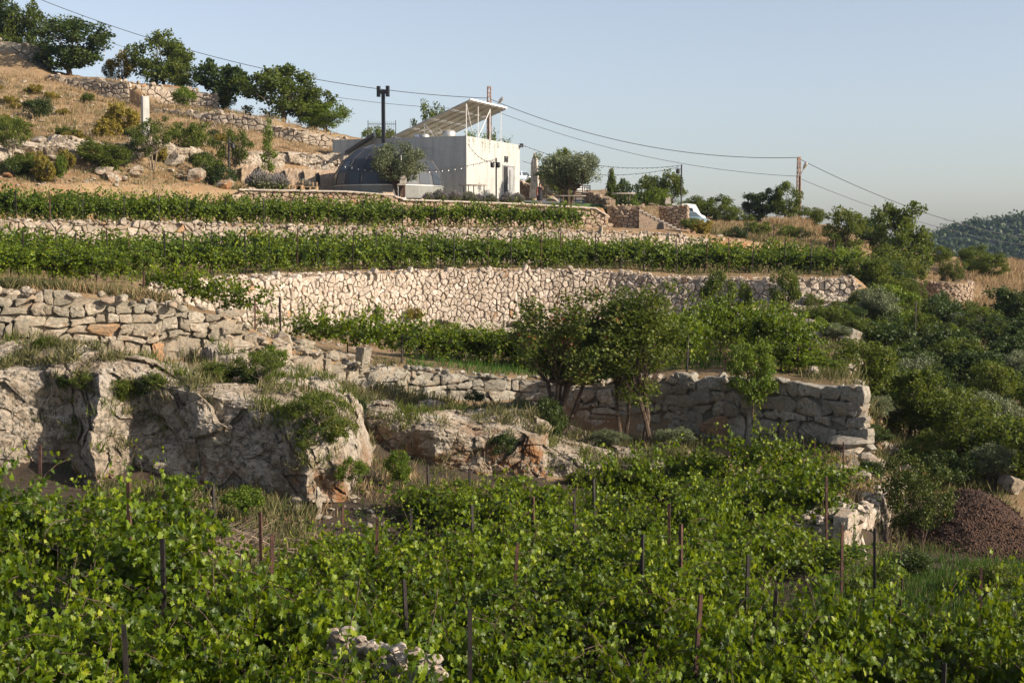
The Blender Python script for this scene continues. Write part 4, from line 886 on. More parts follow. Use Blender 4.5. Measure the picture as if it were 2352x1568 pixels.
# ------------------------------------------------------------------ trees and shrubs
def crown(seed, kind):
    """returns (crown mesh, trunk mesh, R, H)"""
    r = np.random.default_rng(seed); mb = MB(); tr = MB()
    K = dict(R=2.0, H=4.4, z0=.22, ncl=64, nl=115, ls=.17, cr=.50, tv=KITE_V, mat='leaf_oak', trunk=.13, stems=1, vert=1.0, shell=.55, bark='bark')
    K.update({'oak': dict(z0=.0), 'oakbig': dict(R=2.6, H=4.8, z0=.0, ncl=84, nl=120, cr=.5, ls=.19),
     'dark': dict(mat='leaf_dark', z0=.0, ls=.18, ncl=72), 'fig': dict(mat='leaf_dark', R=2.2, H=4, ncl=48, nl=62, ls=.30, cr=.5, z0=.25),
     'bush': dict(R=1.5, H=2.0, z0=0.0, ncl=46, nl=95, ls=.13, cr=.38, stems=5, trunk=.04), 'bushdark': dict(R=1.5, H=2.0, z0=0.0, ncl=46, nl=95, ls=.13, cr=.38, stems=5, trunk=.04, mat='leaf_dark'),
     'bright': dict(R=1.5, H=2.0, z0=0.0, ncl=44, nl=95, ls=.12, cr=.34, stems=5, trunk=.035, mat='leaf_bright'), 'brighttree': dict(R=1.6, H=3.6, z0=.12, ncl=60, nl=100, ls=.13, cr=.36, mat='leaf_bright', trunk=.06),
     'olive': dict(R=2.2, H=4.2, z0=.27, ncl=80, nl=190, ls=.145, cr=.48, tv=SLIM_V * np.array([1.6, 1, 1]), mat='leaf_olive', trunk=.17, stems=3),
     'thin': dict(R=1.7, H=3.6, z0=.3, ncl=44, nl=90, ls=.12, cr=.34, mat='leaf_oak', trunk=.06, stems=3, bark='bark_pale'), 'slender': dict(R=.6, H=4.6, z0=.16, ncl=44, nl=46, ls=.12, cr=.26, mat='leaf_bright', trunk=.035, bark='bark_pale'),
     'yellow': dict(R=1.7, H=3.2, z0=.2, ncl=36, nl=70, ls=.16, cr=.4, mat='leaf_yellow', trunk=.08), 'broom': dict(R=1.6, H=1.7, z0=0, ncl=50, nl=120, ls=.14, cr=.30, mat='leaf_yellow', stems=5, trunk=.03),
     'multi': dict(R=2.1, H=4.9, z0=.33, ncl=112, nl=105, ls=.105, cr=.40, shell=.4, mat='leaf_red', trunk=.055, stems=6), 'twin': dict(R=1.15, H=5.3, z0=.26, ncl=66, nl=105, ls=.095, cr=.34, mat='leaf_oak', trunk=.06, stems=2),
     'conifer': dict(R=.9, H=3.0, z0=.05, ncl=60, nl=90, ls=.12, cr=.26, mat='leaf_oak', trunk=.06), 'redbush': dict(R=1.9, H=3.6, z0=.12, ncl=80, nl=130, ls=.10, cr=.36, mat='leaf_red', trunk=.05, stems=4)}[kind])
    R, H, z0 = K['R'], K['H'], K['z0'] * K['H']; cs = []
    lob = r.normal(0, 1, (5, 3)); lob = unit(lob)
    while len(cs) < K['ncl']:
        d = unit(r.normal(0, 1, 3)); rad = r.random() ** (1 / 3) if r.random() > K['shell'] else r.uniform(.75, 1.0)
        lump = 1.02 + .38 * np.max(lob @ d) ** 3 - .26 + .1 * r.normal()
        p = d * rad * lump
        zz = (p[2] + 1) / 2
        if kind == 'conifer': w_ = (1 - zz) * 1.2 + .08
        elif kind == 'slender': w_ = 1.2 * (1 - zz) ** .7 + .15
        elif kind in ('multi', 'twin'): w_ = 1.05 if zz < .55 else 1.15 - .35 * zz
        else: w_ = 1.0
        cs.append(np.array([p[0] * w_ * (R - K['cr'] * .35), p[1] * w_ * (R - K['cr'] * .35), z0 + K['cr'] * .5 + zz * (H - z0 - K['cr'] * .8)]))
    # stray shoots
    for k in range(max(4, K['ncl'] // 7)):
        c = cs[int(r.integers(len(cs)))]; d = unit(c - np.array([0, 0, z0 + (H - z0) * .35])); cs.append(c + d * K['cr'] * .8 * np.array([1, 1, .8]))
    for k, c in enumerate(cs):
        small = k >= K['ncl']; rad = K['cr'] * r.uniform(.65, 1.2) * (.45 if small else 1); n = int(K['nl'] * r.uniform(.6, 1.2) * (.32 if small else 1))
        d = unit(r.normal(0, 1, (n, 3))); rr = rad * (r.random((n, 1)) ** .45) * (1 + .35 * perlin(d * 2.3 + k)[:, None])
        pos = c + d * rr * np.array([1.05, 1.05, .85]); nor = d + np.array([0, 0, .55]) + r.normal(0, .5, (n, 3)); ax = r.normal(0, 1, (n, 3)) + d * .5 + np.array([0, 0, .25])
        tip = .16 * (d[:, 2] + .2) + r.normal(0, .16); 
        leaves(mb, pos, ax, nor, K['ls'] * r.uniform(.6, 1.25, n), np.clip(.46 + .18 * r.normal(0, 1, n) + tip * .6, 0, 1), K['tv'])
    st = K['stems']; bases = [np.array([r.normal(0, .1), r.normal(0, .1), -.3]) * (1 if st > 1 else .1) + np.array([0, 0, -.15]) for _ in range(st)]
    for s_ in range(st):
        b = bases[s_]; an = s_ * 2 * pi / st + r.uniform(-.4, .4)
        fork = np.array([cos(an) * R * .22 * (st > 1), sin(an) * R * .22 * (st > 1), max(z0, .25 * H) * r.uniform(.9, 1.2) + .05])
        mid = (b + fork) / 2 + np.array([r.normal(0, .06), r.normal(0, .06), 0]) * H * .25
        t0 = K['trunk'] * (1.0 if st < 3 else r.uniform(.7, 1.1))
        tr.tube([b, mid, fork], [t0 * 1.25, t0, t0 * .85], 7)
        own = [c for i, c in enumerate(cs[:K['ncl']]) if i % st == s_]
        for c in own[: 26]:
            m1 = fork * .6 + c * .4 + r.normal(0, .08, 3) * R * .4 + np.array([0, 0, -.05 * H]); tr.tube([fork, m1, c], [t0 * .42, t0 * .25, t0 * .08], 4, cap=False)
    return mb.mesh('crown', M[K['mat']]), tr.mesh('trunk', M[K['bark']]), R, H
VAR = {}
def variants(kind):
    if kind not in VAR:
        n = {'oak': 4, 'dark': 3, 'bush': 3, 'bushdark': 2, 'bright': 3, 'olive': 2, 'thin': 3, 'oakbig': 2}.get(kind, 1)
        VAR[kind] = [crown(hash(kind) % 1 + 500 + 31 * i + len(kind) * 7, kind) for i in range(n)]
    return VAR[kind]
tk = {}
def tree(label, px, Y, top, wpx, kind='oak', cat='tree', name=None, group=None, zb=None, lean=0.0, v=None, squash=1.0):
    x = X(px, Y); z = gz(x, Y)[0] if zb is None else zpy(zb, Y); H_ = zpy(top, Y) - z; W = wpx / F * Y * (1.0 if kind in ('slender', 'conifer') else 1.26 if kind in ('multi', 'twin', 'bush', 'bushdark', 'bright') else 1.1)
    if kind in ('bush', 'bushdark', 'bright', 'oak', 'thin', 'olive', 'dark'): W = min(W, H_ / .55)
    vs = variants(kind); tk[kind] = tk.get(kind, -1) + 1; cr, tr, R, H = vs[(tk[kind] if v is None else v) % len(vs)]
    nm = name or {'olive': 'olive_tree', 'bush': 'shrub', 'bushdark': 'shrub', 'bright': 'shrub', 'broom': 'shrub', 'conifer': 'conifer_tree', 'fig': 'fig_tree'}.get(kind, 'tree')
    t = thing(nm, label, cat, (x, Y, z), rng.uniform(0, 6.28), group)
    t.scale = (W / 2 / R, W / 2 / R * squash, H_ / H)
    if lean: t.rotation_euler = (0, lean, 0)
    link('crown', cr, t); link('trunk', tr, t)
    return t
# skyline on the left
tree('dark tree cut by the top left corner of the photo', 10, 148, -25, 120, 'dark')
tree('dark round tree behind the mossy wall at the top left', 75, 146, 5, 105, 'oak')
tree('large dark tree with a forked trunk above the left skyline wall', 172, 137.5, 34, 165, 'dark')
tree('small tree with yellow leaves between two dark trees', 290, 141, 112, 68, 'yellow')
tree('green scraggly tree left of the yellow one', 262, 142, 132, 40, 'thin')
tree('tall pointed green tree above the left skyline wall', 385, 139.5, 64, 135, 'oak')
tree('lower green tree leaning on the tall pointed tree', 425, 138.5, 120, 80, 'oak')
tree('big leaved dark tree at the end of the skyline wall', 516, 138, 138, 112, 'fig')
tree('small green shrub under the big leaved dark tree', 520, 137, 205, 50, 'bush', 'shrub')
tree('wide dark green tree in the middle of the hillside skyline', 655, 135, 140, 175, 'oakbig')
tree('lower right half of the wide skyline tree', 728, 137, 198, 95, 'oak')
tree('bright green low bush tree on top of the long hillside wall', 750, 132.5, 236, 108, 'brighttree', 'bush')
tree('green shrub hanging over the skyline wall', 432, 132.0, 196, 48, 'bright', 'shrub')
tree('green bush behind the iron railing beside the building', 868, 146, 290, 62, 'bush', 'bush')
tree('feathery tree rising behind the solar panels', 988, 165, 228, 86, 'thin')
# slope shrubs
for a in [('olive green loose tree on the left edge of the dry slope', 30, 99, 268, 105, 'thin', 'tree'), ('dark shrub on the dry hillside below the mossy wall', 95, 119, 222, 60, 'bushdark', 'shrub'),
  ('rounded dark green tree on the rock ledges', 245, 101, 318, 112, 'oak', 'tree'), ('tall loose tree in front of the concrete pillar', 355, 104, 266, 98, 'thin', 'tree'), ('small green tree right of the pillar', 447, 112, 275, 80, 'bush', 'tree'),
  ('green tree beside the slender poplar', 540, 113, 290, 92, 'thin', 'tree'), ('golden yellow rounded broom bush beside the pillar', 288, 117, 238, 82, 'broom', 'bush'), ('dark leafy bush at the foot of the left lamp post', 515, 105.5, 378, 58, 'bushdark', 'shrub'),
  ('yellow green upright sapling on the ledges at left', 145, 96.5, 352, 30, 'brighttree', 'sapling'), ('olive green grassy bush on the hill slope', 180, 108, 300, 60, 'broom', 'bush'), ('green bush in the corner of the ledges', 62, 97, 350, 90, 'bush', 'bush'),
  ('grey green bush on the ledge end', 465, 108.5, 345, 75, 'bushdark', 'bush')]:
    tree(a[0], a[1], a[2], a[3], a[4], a[5], a[6])
tree('slender pale trunked poplar in front of the carved rock wall', 622, 111, 272, 40, 'slender')
tree('round grey green olive tree in front of the dome', 918, 110.2, 326, 128, 'olive', 'olive tree', squash=.8)
tree('sunlit olive tree on the lawn right of the building', 1305, 119.3, 336, 132, 'olive', 'olive tree')
tree('green tree behind the sunlit olive', 1290, 124, 334, 75, 'oak')
tree('green bush behind the standing stone', 1250, 148, 388, 60, 'bush', 'bush')
tree('bush showing beside the corner of the building', 1206, 150, 402, 40, 'bush', 'bush')
tree('young pointed conifer left of the raised stone table', 1404, 125, 388, 42, 'conifer', 'conifer')
tree('dark drooping bush behind the raised stone table', 1432, 126, 412, 70, 'bushdark', 'bush')
tree('dark bushy tree left of the right lamp post', 1487, 130, 390, 75, 'oak')
tree('tall bushy tree just left of the right lamp post', 1538, 130, 394, 75, 'oak')
tree('light green reedy bush between the stone table and lamp post', 1512, 123, 428, 60, 'brighttree', 'bush')
tree('small bright shrub planted at the head of the stairs', 1455, 120.5, 448, 34, 'bright', 'shrub')
tree('round bush just right of the right lamp post', 1598, 137, 448, 48, 'bush', 'bush')
tree('low rounded dark tree behind the white van', 1640, 138, 446, 92, 'oak'); tree('bushy mass trailing right of the van', 1672, 134, 470, 50, 'bush', 'bush')
tree('dark tree left of the lattice tower on the right', 1742, 137, 432, 82, 'dark')
tree('loose tree just left of the lattice tower', 1800, 136, 412, 68, 'oak')
tree('small tree right of the lattice tower', 1862, 133, 468, 74, 'oak')
tree('low shrub at the left foot of the dark tree', 1712, 130, 490, 40, 'bush', 'shrub')
tree('leafy green tree right of the rubble mound', 1940, 116, 478, 95, 'oak'); tree('darker tree between the leafy tree and the tall wide tree', 2000, 124, 492, 85, 'dark')
tree('tall wide green tree highest on the right slope', 2065, 104, 468, 150, 'oakbig'); tree('lower half foliage of the tall wide tree', 2050, 100, 560, 120, 'oak')
tree('bare loose sapling against the far hill', 2128, 125, 535, 24, 'thin'); tree('small tree on the ridge before the far hill', 2158, 122, 562, 62, 'oak'); tree('spreading oak on the ridge at the right', 2232, 118, 555, 82, 'oak')
tree('pale green tree on the right ridge', 2270, 112, 582, 85, 'oak'); tree('little tree growing on the round wall, left', 2170, 104.5, 595, 48, 'thin'); tree('little tree growing on the round wall, right', 2195, 104, 592, 42, 'thin')
rl_ = np.random.default_rng(31)
for k, px in enumerate(np.sort(rl_.uniform(0, 530, 22))):
    Y = rl_.uniform(95.5, 112); gy = 560 + (CZ - G(px, Y)[2]) / Y * F; hp = rl_.uniform(.7, 1.9) / Y * F
    tree('%s small wild shrub from the left on the hillside ledges' % ordn(k + 1), px, Y, gy - hp, hp * rl_.uniform(.9, 1.5), str(rl_.choice(['bush', 'bushdark', 'thin', 'broom', 'bush'])), 'shrub', 'shrub', 'shrubs on the hillside ledges')
for k, px in enumerate(np.sort(rl_.uniform(0, 540, 18))):
    Y = rl_.uniform(112, 130); gy = 560 + (CZ - G(px, Y)[2]) / Y * F; hp = rl_.uniform(.5, 1.1) / Y * F
    tree('%s low scrubby clump from the left on the dry grass hillside' % ordn(k + 1), px, Y, gy - hp, hp * 1.7, str(rl_.choice(['bush', 'broom', 'bush', 'bushdark'])), 'shrub', 'shrub', 'scrub on the dry hillside')
for k, px in enumerate((700, 735, 790, 850, 915, 985, 1045)):
    y = 16.0 - .25 * k; x = X(px, y); z = gz(x, y)[0]; put_vine(x, y, z, .2, (1.1, 1.1, (zpy(1478 + 14 * k, y) - z) / 1.75), FINE, '%s vine from the left in front of the crumbled stone row' % ordn(k + 1), GV)
# the middle and right slope
R_ = [('dense tree above the end of the long wall', 2030, 86, 618, 150, 'oak'), ('slim bushy tree in front of the long wall, third from its right end', 1645, 73, 612, 76, 'oak'), ('narrow dark shrub in front of the long wall', 1712, 74, 632, 36, 'oak'),
 ('upright oval tree in front of the long wall near its right end', 1806, 73, 618, 74, 'oak'), ('small round tree on the rocky drop', 1752, 72, 688, 46, 'thin'), ('small light tree against the wall end', 1866, 74, 668, 50, 'thin'),
 ('bush below the wall end, dark and round', 1950, 69, 700, 100, 'dark'), ('grey green olive-like tree beside the bright vines', 1922, 60, 742, 145, 'olive'), ('shrub in dry grass below the round wall', 2082, 78, 690, 62, 'oak'),
 ('dark bush at the foot of the round wall', 2165, 84, 668, 78, 'bushdark'), ('bush below and right of the round wall', 2225, 86, 690, 70, 'bush'), ('large dark tree at the right edge under the dry ridge', 2325, 78, 640, 110, 'dark'),
 ('dark tree on the right slope below the round wall', 2262, 74, 700, 110, 'oak'), ('dark spreading tree at the right edge of the middle slope', 2330, 66, 760, 130, 'dark'), ('tree in the middle of the right slope', 2192, 64, 765, 105, 'oak'),
 ('big dark green tree right of the bastion wall', 2095, 53, 838, 170, 'oakbig'), ('taller green tree with a bare trunk above the mulch mound', 2228, 47, 905, 150, 'oak'), ('tree squeezed behind the end of the bastion wall', 1995, 56, 868, 90, 'oak'),
 ('tree cut by the right edge beside the mulch mound', 2338, 47, 985, 100, 'oak'), ('mottled bush left of the big dark tree', 2020, 52, 900, 80, 'olive'), ('bush on the slope under the wall end shrubs', 1870, 66, 745, 90, 'bush'),
 ('round bush between slope trees', 2040, 68, 745, 90, 'oak'), ('low green bush in dry grass on the slope', 2130, 66, 800, 80, 'bush'), ('green bush at the far right slope', 2290, 58, 830, 110, 'oak'), ('dark bush by the rocks at the right', 2170, 58, 850, 100, 'dark'),
 ('bush between the big tree and right edge', 2300, 54, 900, 90, 'dark'), ('small tree over dry grass above the slope', 1975, 76, 660, 50, 'bush'), ('low bush right of the bright vines', 1955, 55, 830, 60, 'bushdark'), ('shrub in the gap by the wall corner', 1968, 46.8, 905, 34, 'broom'),
 ('pale bush cluster under the wall in shade', 1600, 70, 735, 60, 'bushdark'), ('bush by blue rocks below the wall', 1665, 68, 770, 70, 'bushdark'), ('shadowed bush behind the bright vines', 1730, 66, 745, 70, 'bushdark'), ('olive toned bush on the slope shoulder', 2100, 84, 640, 60, 'thin')]
for a in R_: tree(a[0], a[1], a[2], a[3], a[4], a[5], 'bush' if 'bush' in a[5] or 'broom' in a[5] else 'tree')
tree('large leaning tree of many dark stems and red tipped leaves in the centre', 1275, 45.2, 660, 300, 'multi', zb=1000, squash=.9, lean=.20)
tree('slim tall tree with two bare trunks right of the leaning tree', 1476, 44.8, 634, 170, 'twin', zb=1000)
tree('second crown of foliage between the two central trees', 1432, 46.0, 646, 120, 'twin', zb=985)
tree('small bright green tree growing against the bastion wall', 1732, 45.3, 772, 112, 'brighttree', zb=965)
tree('red tipped bushy tree left of the mulch mound', 2125, 36.5, 1042, 165, 'redbush', zb=1255)
tree('leafy bush hanging on the rock left of the leaning tree', 1265, 44.5, 900, 70, 'bushdark', 'bush', zb=1010)
rs = np.random.default_rng(77)
for zone, n, p0, p1, y0, y1 in (('rocky drop below the long wall', 17, 1560, 1990, 60, 74), ('right slope', 58, 1985, 2420, 44, 96)):
    for k, px in enumerate(np.sort(rs.uniform(p0, p1, n))):
        Y = rs.uniform(y0, y1)
        if 2080 < px < 2270 and Y > 82: Y -= 22
        hpx = rs.uniform(.8, 2.5) * (.5 if n == 17 else 1) / Y * F; gy = 560 + (CZ - G(px, Y)[2]) / Y * F
        tree('%s wild shrub from the left on the %s' % (ordn(k + 1), zone), px, Y, gy - hpx, hpx * rs.uniform(.9, 1.6), str(rs.choice(['bush', 'bright', 'bushdark', 'oak', 'dark', 'oak', 'olive'])), 'shrub', 'shrub', 'wild shrubs on the slope')
# shrubs on the rocks and along the field edge
for lb, px, Y, top, zb, wd, kd in [('small green bush growing out of the long pale wall', 868, 74.6, 698, 735, 32, 'bright'), ('small bush at the foot of the long wall', 1070, 78.0, 748, 780, 34, 'bush'), ('brownish tuft low on the long wall', 955, 76.4, 708, 735, 44, 'broom'),
   ('round green bush rooted in the rock face', 1152, 41.6, 985, 1045, 62, 'bushdark'), ('bright bush standing before the fissured rock', 915, 37.5, 1028, 1115, 62, 'bright'), ('bright pointed bush at the right foot of the big boulder', 806, 35.5, 1045, 1115, 62, 'bright'),
   ('bright green shrub below the broken block wall', 612, 43.2, 795, 855, 78, 'bright'), ('olive green bush at the foot of the left block wall', 118, 42.2, 740, 792, 78, 'bush'), ('small yellow green bush at the wall foot', 348, 43.0, 772, 812, 40, 'bush'),
   ('green bush under the orange clay, left of the stakes', 405, 34.5, 1085, 1145, 95, 'bright'), ('green leafy bush beside the dry branches', 560, 33.0, 1112, 1185, 90, 'bright'), ('low green bush before the pitted rock', 280, 33, 1110, 1180, 60, 'bright'),
   ('dark green scrub on the pitted rock', 262, 37.4, 920, 975, 70, 'bushdark'), ('scrub bush high on the pitted rock', 180, 38.5, 880, 925, 80, 'bush'), ('green bush in the cleft right of the big boulder', 825, 42.4, 905, 985, 28, 'bushdark'),
   ('bush on the slab below the shaded wall', 1090, 47.5, 895, 925, 60, 'bushdark'), ('pale dry bush at the foot of the twin trunks', 1400, 44.5, 985, 1035, 80, 'olive'), ('pale dry bush right of the twin trunks', 1560, 44.6, 978, 1035, 90, 'olive'),
   ('green bush before the low sloping rock', 1640, 42.4, 1040, 1100, 70, 'bush'), ('low bush behind the farthest vines', 1180, 41.0, 1090, 1140, 110, 'bush'), ('low weedy bush left of the farthest vines', 1060, 39.5, 1095, 1140, 70, 'bright'),
   ('leafy bush in front of the mulch mound', 2110, 33.0, 1262, 1330, 110, 'bushdark'), ('low weedy bush right of the mound foot', 2300, 31.0, 1290, 1370, 120, 'bush'), ('green bush below the mulch mound and side wall', 1985, 30.0, 1320, 1385, 80, 'bush'), ('weedy bush at the foot of the sunlit side wall', 2050, 31.0, 1285, 1340, 90, 'bright'), ('scrub bush between the rock and the farthest vines', 1350, 41.4, 1075, 1130, 110, 'bush'), ('leafy scrub under the low sloping rock', 1470, 41.6, 1070, 1125, 110, 'bright'), ('dark scrub under the low sloping rock, right', 1560, 42.0, 1060, 1115, 90, 'bushdark'), ('green bush left of the pile of dry branches', 345, 29.5, 1150, 1215, 70, 'bright'), ('green scrub before the dry branches', 480, 28.5, 1190, 1250, 80, 'bright'),
   ('scrub patch under the end of the bastion wall', 1905, 41.5, 1040, 1110, 60, 'bush'), ('dark scrub beside the side wall top', 2010, 40.5, 1050, 1110, 50, 'bushdark'),
   ('green bush beside the steps among rocks', 1588, 112, 500, 530, 70, 'bush'), ('rust and green bush below the parked car', 1612, 110.5, 505, 540, 50, 'broom'), ('low green bush on the bank right of the car', 1735, 115, 505, 545, 70, 'bush'), ('green bush beside the dry grass bank', 1815, 117, 515, 560, 70, 'bush'),
   ('small shrub on the bank near the fence posts', 1690, 113, 520, 555, 50, 'bushdark')]:
    tree(lb, px, Y, top, wd, kd, 'bush', zb=zb)

def lavender(seed, w_=1.2, h_=.75, n=900):
    r = np.random.default_rng(seed); mb = MB()
    a = r.uniform(0, 2 * pi, n); q = r.random(n) ** .6 * w_ * .5; base = np.stack([q * .35 * np.cos(a), q * .35 * np.sin(a), np.zeros(n)], 1)
    tip = np.stack([q * np.cos(a), q * np.sin(a), h_ * (1 - .55 * (q / w_ * 2) ** 2) * r.uniform(.75, 1.15, n)], 1)
    d = tip - base; L = np.linalg.norm(d, axis=1); leaves(mb, base, d, r.normal(0, 1, (n, 3)), L, r.uniform(0, .7, n), np.array([(-.018, 0, 0), (-.03, .6, 0), (0, 1, 0), (.03, .6, 0)]), KITE_F)
    leaves(mb, tip - unit(d) * .09, d, r.normal(0, 1, (n, 3)), np.full(n, .13), r.uniform(.82, 1, n), np.array([(-.12, 0, 0), (-.16, .5, 0), (0, 1, 0), (.16, .5, 0)]), KITE_F)
    m_ = 400; leaves(mb, base[:m_] * 2 + (tip[:m_] - base[:m_]) * r.uniform(.2, .7, (m_, 1)), r.normal(0, 1, (m_, 3)), r.normal(0, 1, (m_, 3)), .12, r.uniform(0, .6, m_), SLIM_V)
    return mb.mesh('stems', M['leaf_lav'])
LV = [lavender(i) for i in range(2)]
lav = [(1010, 109.8, 1.9), (1045, 110.2, 1.7), (1078, 110.6, 2.0), (985, 109.6, 1.5), (1100, 111.2, 1.5), (1128, 111.8, 1.6), (1165, 112.6, 2.0), (1188, 113.0, 1.7), (600, 105.8, 1.9), (640, 106.3, 1.7), (700, 109, 1.3)]
lavn = ['under the right edge of the dome', 'in front of the shaded building face, leftmost', 'at the corner of the building', 'at the foot of the olive by the dome', 'left of the slab table', 'behind the slab table', 'right of the pole before the door', 'below the building door, rightmost', 'below the carved niches, left', 'beside the poplar by the niches', 'behind the wooden pallet benches']
for (px, Y, s), q in zip(lav, lavn):
    Y = float(C[12][0](px)) + (1.0 if px > 800 else Y - 104.5)
    if px > 800: s *= .62
    p = G(px, Y); o = link('lavender_bush', LV[int(rng.integers(2))]); o.location = p; o.scale = (s, s, s * .95); o.rotation_euler = (0, 0, rng.uniform(0, 6)); tag(o, 'grey green lavender bush ' + q, 'lavender', 'lavender bushes on the dome terrace')

# ------------------------------------------------------------------ grasses and weeds (stuff)
def blades(name, material, regions, seed, zfn=None, label=None):
    """regions: (px0, px1, Y0, Y1, count, height, spread)"""
    r = np.random.default_rng(seed); mb = MB()
    for px0, px1, Y0, Y1, n, h, sprd in regions:
        n = int(n * (1.7 if Y1 < 80 else 1.3)); px = r.uniform(px0, px1, n); Y = r.uniform(Y0, Y1, n) if not callable(Y0) else Y0(px) + r.random(n) * (Y1(px) - Y0(px))
        x = X(px, Y); z = gz(x, Y)
        k = perlin(np.stack([x * .6, Y * .6, z * 0], 1)) > -.12 + r.normal(0, .15, n) ; x, Y, z = x[k], Y[k], z[k]
        m_ = 7; n2 = len(x) * m_; x = np.repeat(x, m_) + r.normal(0, sprd, n2); y = np.repeat(Y, m_) + r.normal(0, sprd, n2); z = np.repeat(z, m_) - .05
        d = np.stack([r.normal(0, .35, n2), r.normal(0, .35, n2), np.ones(n2)], 1); L = h * r.uniform(.5, 1.25, n2)
        wd = .032
        leaves(mb, np.stack([x, y, z], 1), d, r.normal(0, 1, (n2, 3)) + np.array([0, -.5, .2]), L, np.clip(r.normal(.5, .25, n2), 0, 1), np.array([(-wd, 0, 0), (-wd * .9, .45, .03), (.12, 1, .1), (wd, .3, 0)]), KITE_F)
    o = mb.build(name, material); o['kind'] = 'stuff'
    if label: o['label'] = label; o['category'] = 'grass'
    return o
blades('dry_grass', M['dry'], [(0, 560, 108, 134, 2400, .5, .25), (0, 330, 100, 112, 300, .5, .25), (560, 850, 119, 131, 500, .45, .25), (1640, 1900, 113, 128, 1100, .6, .25), (1765, 1850, 124, 130, 400, 1.0, .3), (1960, 2400, 90, 130, 1500, .5, .25), (2240, 2400, 95, 140, 900, .7, .3),
   (2050, 2400, 60, 95, 1600, .4, .22), (150, 640, 43.0, 43.6, 420, .38, .12), (1900, 2060, 36, 44, 260, .35, .15), (760, 1100, 36, 40, 160, .3, .15), (400, 760, 30, 36, 250, .3, .15), (1500, 2000, 70, 79, 300, .4, .2), (60, 620, 38, 43, 150, .3, .1)], 1, label='straw coloured dry grass over the slopes')
blades('weeds', M['weed'], [(0, 545, 93, 104, 900, .4, .25), (0, 560, 104, 132, 1700, .45, .25), (-50, 650, 42.9, 43.7, 500, .42, .12), (640, 850, 44, 46.5, 150, .35, .12), (850, 1300, 46, 49.5, 420, .45, .14), (1300, 1640, 43, 48, 350, .35, .14), (1500, 2000, 60, 79, 900, .45, .2), (1850, 2352, 44, 70, 1600, .45, .22),
   (700, 1900, 36, 41, 700, .3, .16), (200, 700, 29, 36, 900, .4, .15), (1950, 2352, 30, 45, 700, .3, .15), (-50, 1350, 59, 75, 700, .35, .2), (1250, 1960, 84, 100, 700, .4, .2), (0, 1400, 80, 104, 900, .35, .2), (1640, 1960, 112, 124, 700, .6, .25)], 2, label='grey green weeds along walls and rocks')
blades('vineyard_grass', M['grass'], [(1880, 2400, 26.5, 35, 1500, .3, .15), (-50, 2400, 14, 40, 2600, .28, .12), (930, 1900, 51, 60, 700, .35, .15)], 3, label='green grass between the vines')

# tufts rooted in the flatter spots and cracks of the big outcrops
mb = MB(); mw = MB(); r = np.random.default_rng(71)
for (o_, P3), n_ in ((ROCKS[0], 620), (ROCKS[1], 240), (ROCKS[2], 240)):
    nz = np.cross(np.diff(P3, axis=0)[:, :-1], np.diff(P3, axis=1)[:-1]); nz = unit(nz); nz = nz * np.sign(nz[..., 2:3] + 1e-9 - 0)
    up = np.abs(nz[..., 2]); idx = np.argwhere((up > .55) & (np.arange(up.shape[1])[None, :] > 12)); cl = perlin(P3[idx[:, 0], idx[:, 1]] * .9)
    idx = idx[cl > -.02]; idx = idx[r.integers(len(idx), size=n_)]
    for i, j in idx:
        p = P3[i, j]; k = int(r.integers(8, 18)); green = perlin(np.array([p * .5]))[0] > .05; m_ = mw if green else mb
        pos = p + r.normal(0, .10, (k, 3)) * (1, 1, .25); leaves(m_, pos, r.normal(0, .45, (k, 3)) + (0, 0, 1), r.normal(0, 1, (k, 3)) + (0, -.5, 0), r.uniform(.15, .42, k), np.clip(r.normal(.45, .25, k), 0, 1), np.array([(-.035, 0, 0), (-.03, .45, .03), (.12, 1, .1), (.035, .3, 0)]), KITE_F)
for m_, nm, mt, lb in ((mb, 'rock_grass', 'weed', 'dry tufts growing in the cracks of the rock outcrops'), (mw, 'rock_scrub', 'leaf_oak', 'green scrub growing in the cracks of the rock outcrops')):
    o = m_.build(nm, M[mt]); tag(o, lb, 'grass', kind='stuff')
P0 = ROCKS[0][1]
for k, i in enumerate(np.sort(r.integers(30, P0.shape[0] - 40, 13))):
    j = int(r.integers(60, 185)); p = P0[i, j]; s_ = r.uniform(.3, .75)
    cr, tr, R, H = variants(['bush', 'bushdark', 'thin'][k % 3])[0]; t = thing('shrub', '%s scrub bush from the left clinging to the big rock outcrop' % ordn(k + 1), 'shrub', p - (0, 0, .1), r.uniform(0, 6), 'scrub on the big rock'); t.scale = (s_ / R, s_ / R, s_ / R * .8); link('crown', cr, t); link('trunk', tr, t)
# loose stones on the dry slope
mb = MB(); r = np.random.default_rng(9)
for px0, px1, Y0, Y1, n, s in [(0, 545, 93, 103, 420, .17), (0, 520, 104, 132, 420, .22), (640, 1240, 57, 75, 160, .14), (1500, 2000, 60, 79, 160, .3), (1950, 2352, 45, 90, 300, .28), (400, 900, 33, 37, 90, .12), (1940, 2100, 39, 45, 120, .25), (600, 850, 46, 52, 110, .18), (1640, 1950, 112, 124, 140, .2)]:
    for k in range(n):
        px = r.uniform(px0, px1); Y = r.uniform(Y0, Y1); p = G(px, Y); a = s * r.lognormal(0, .45)
        rock_lump(mb, p + (0, 0, a * .2), (a, a * r.uniform(.6, 1), a * r.uniform(.4, .7)), r, hi=False, var=r.beta(2, 2))
o = mb.build('loose_stones', M['stone_big']); tag(o, 'loose pale stones scattered over the slopes', 'stones', kind='stuff')
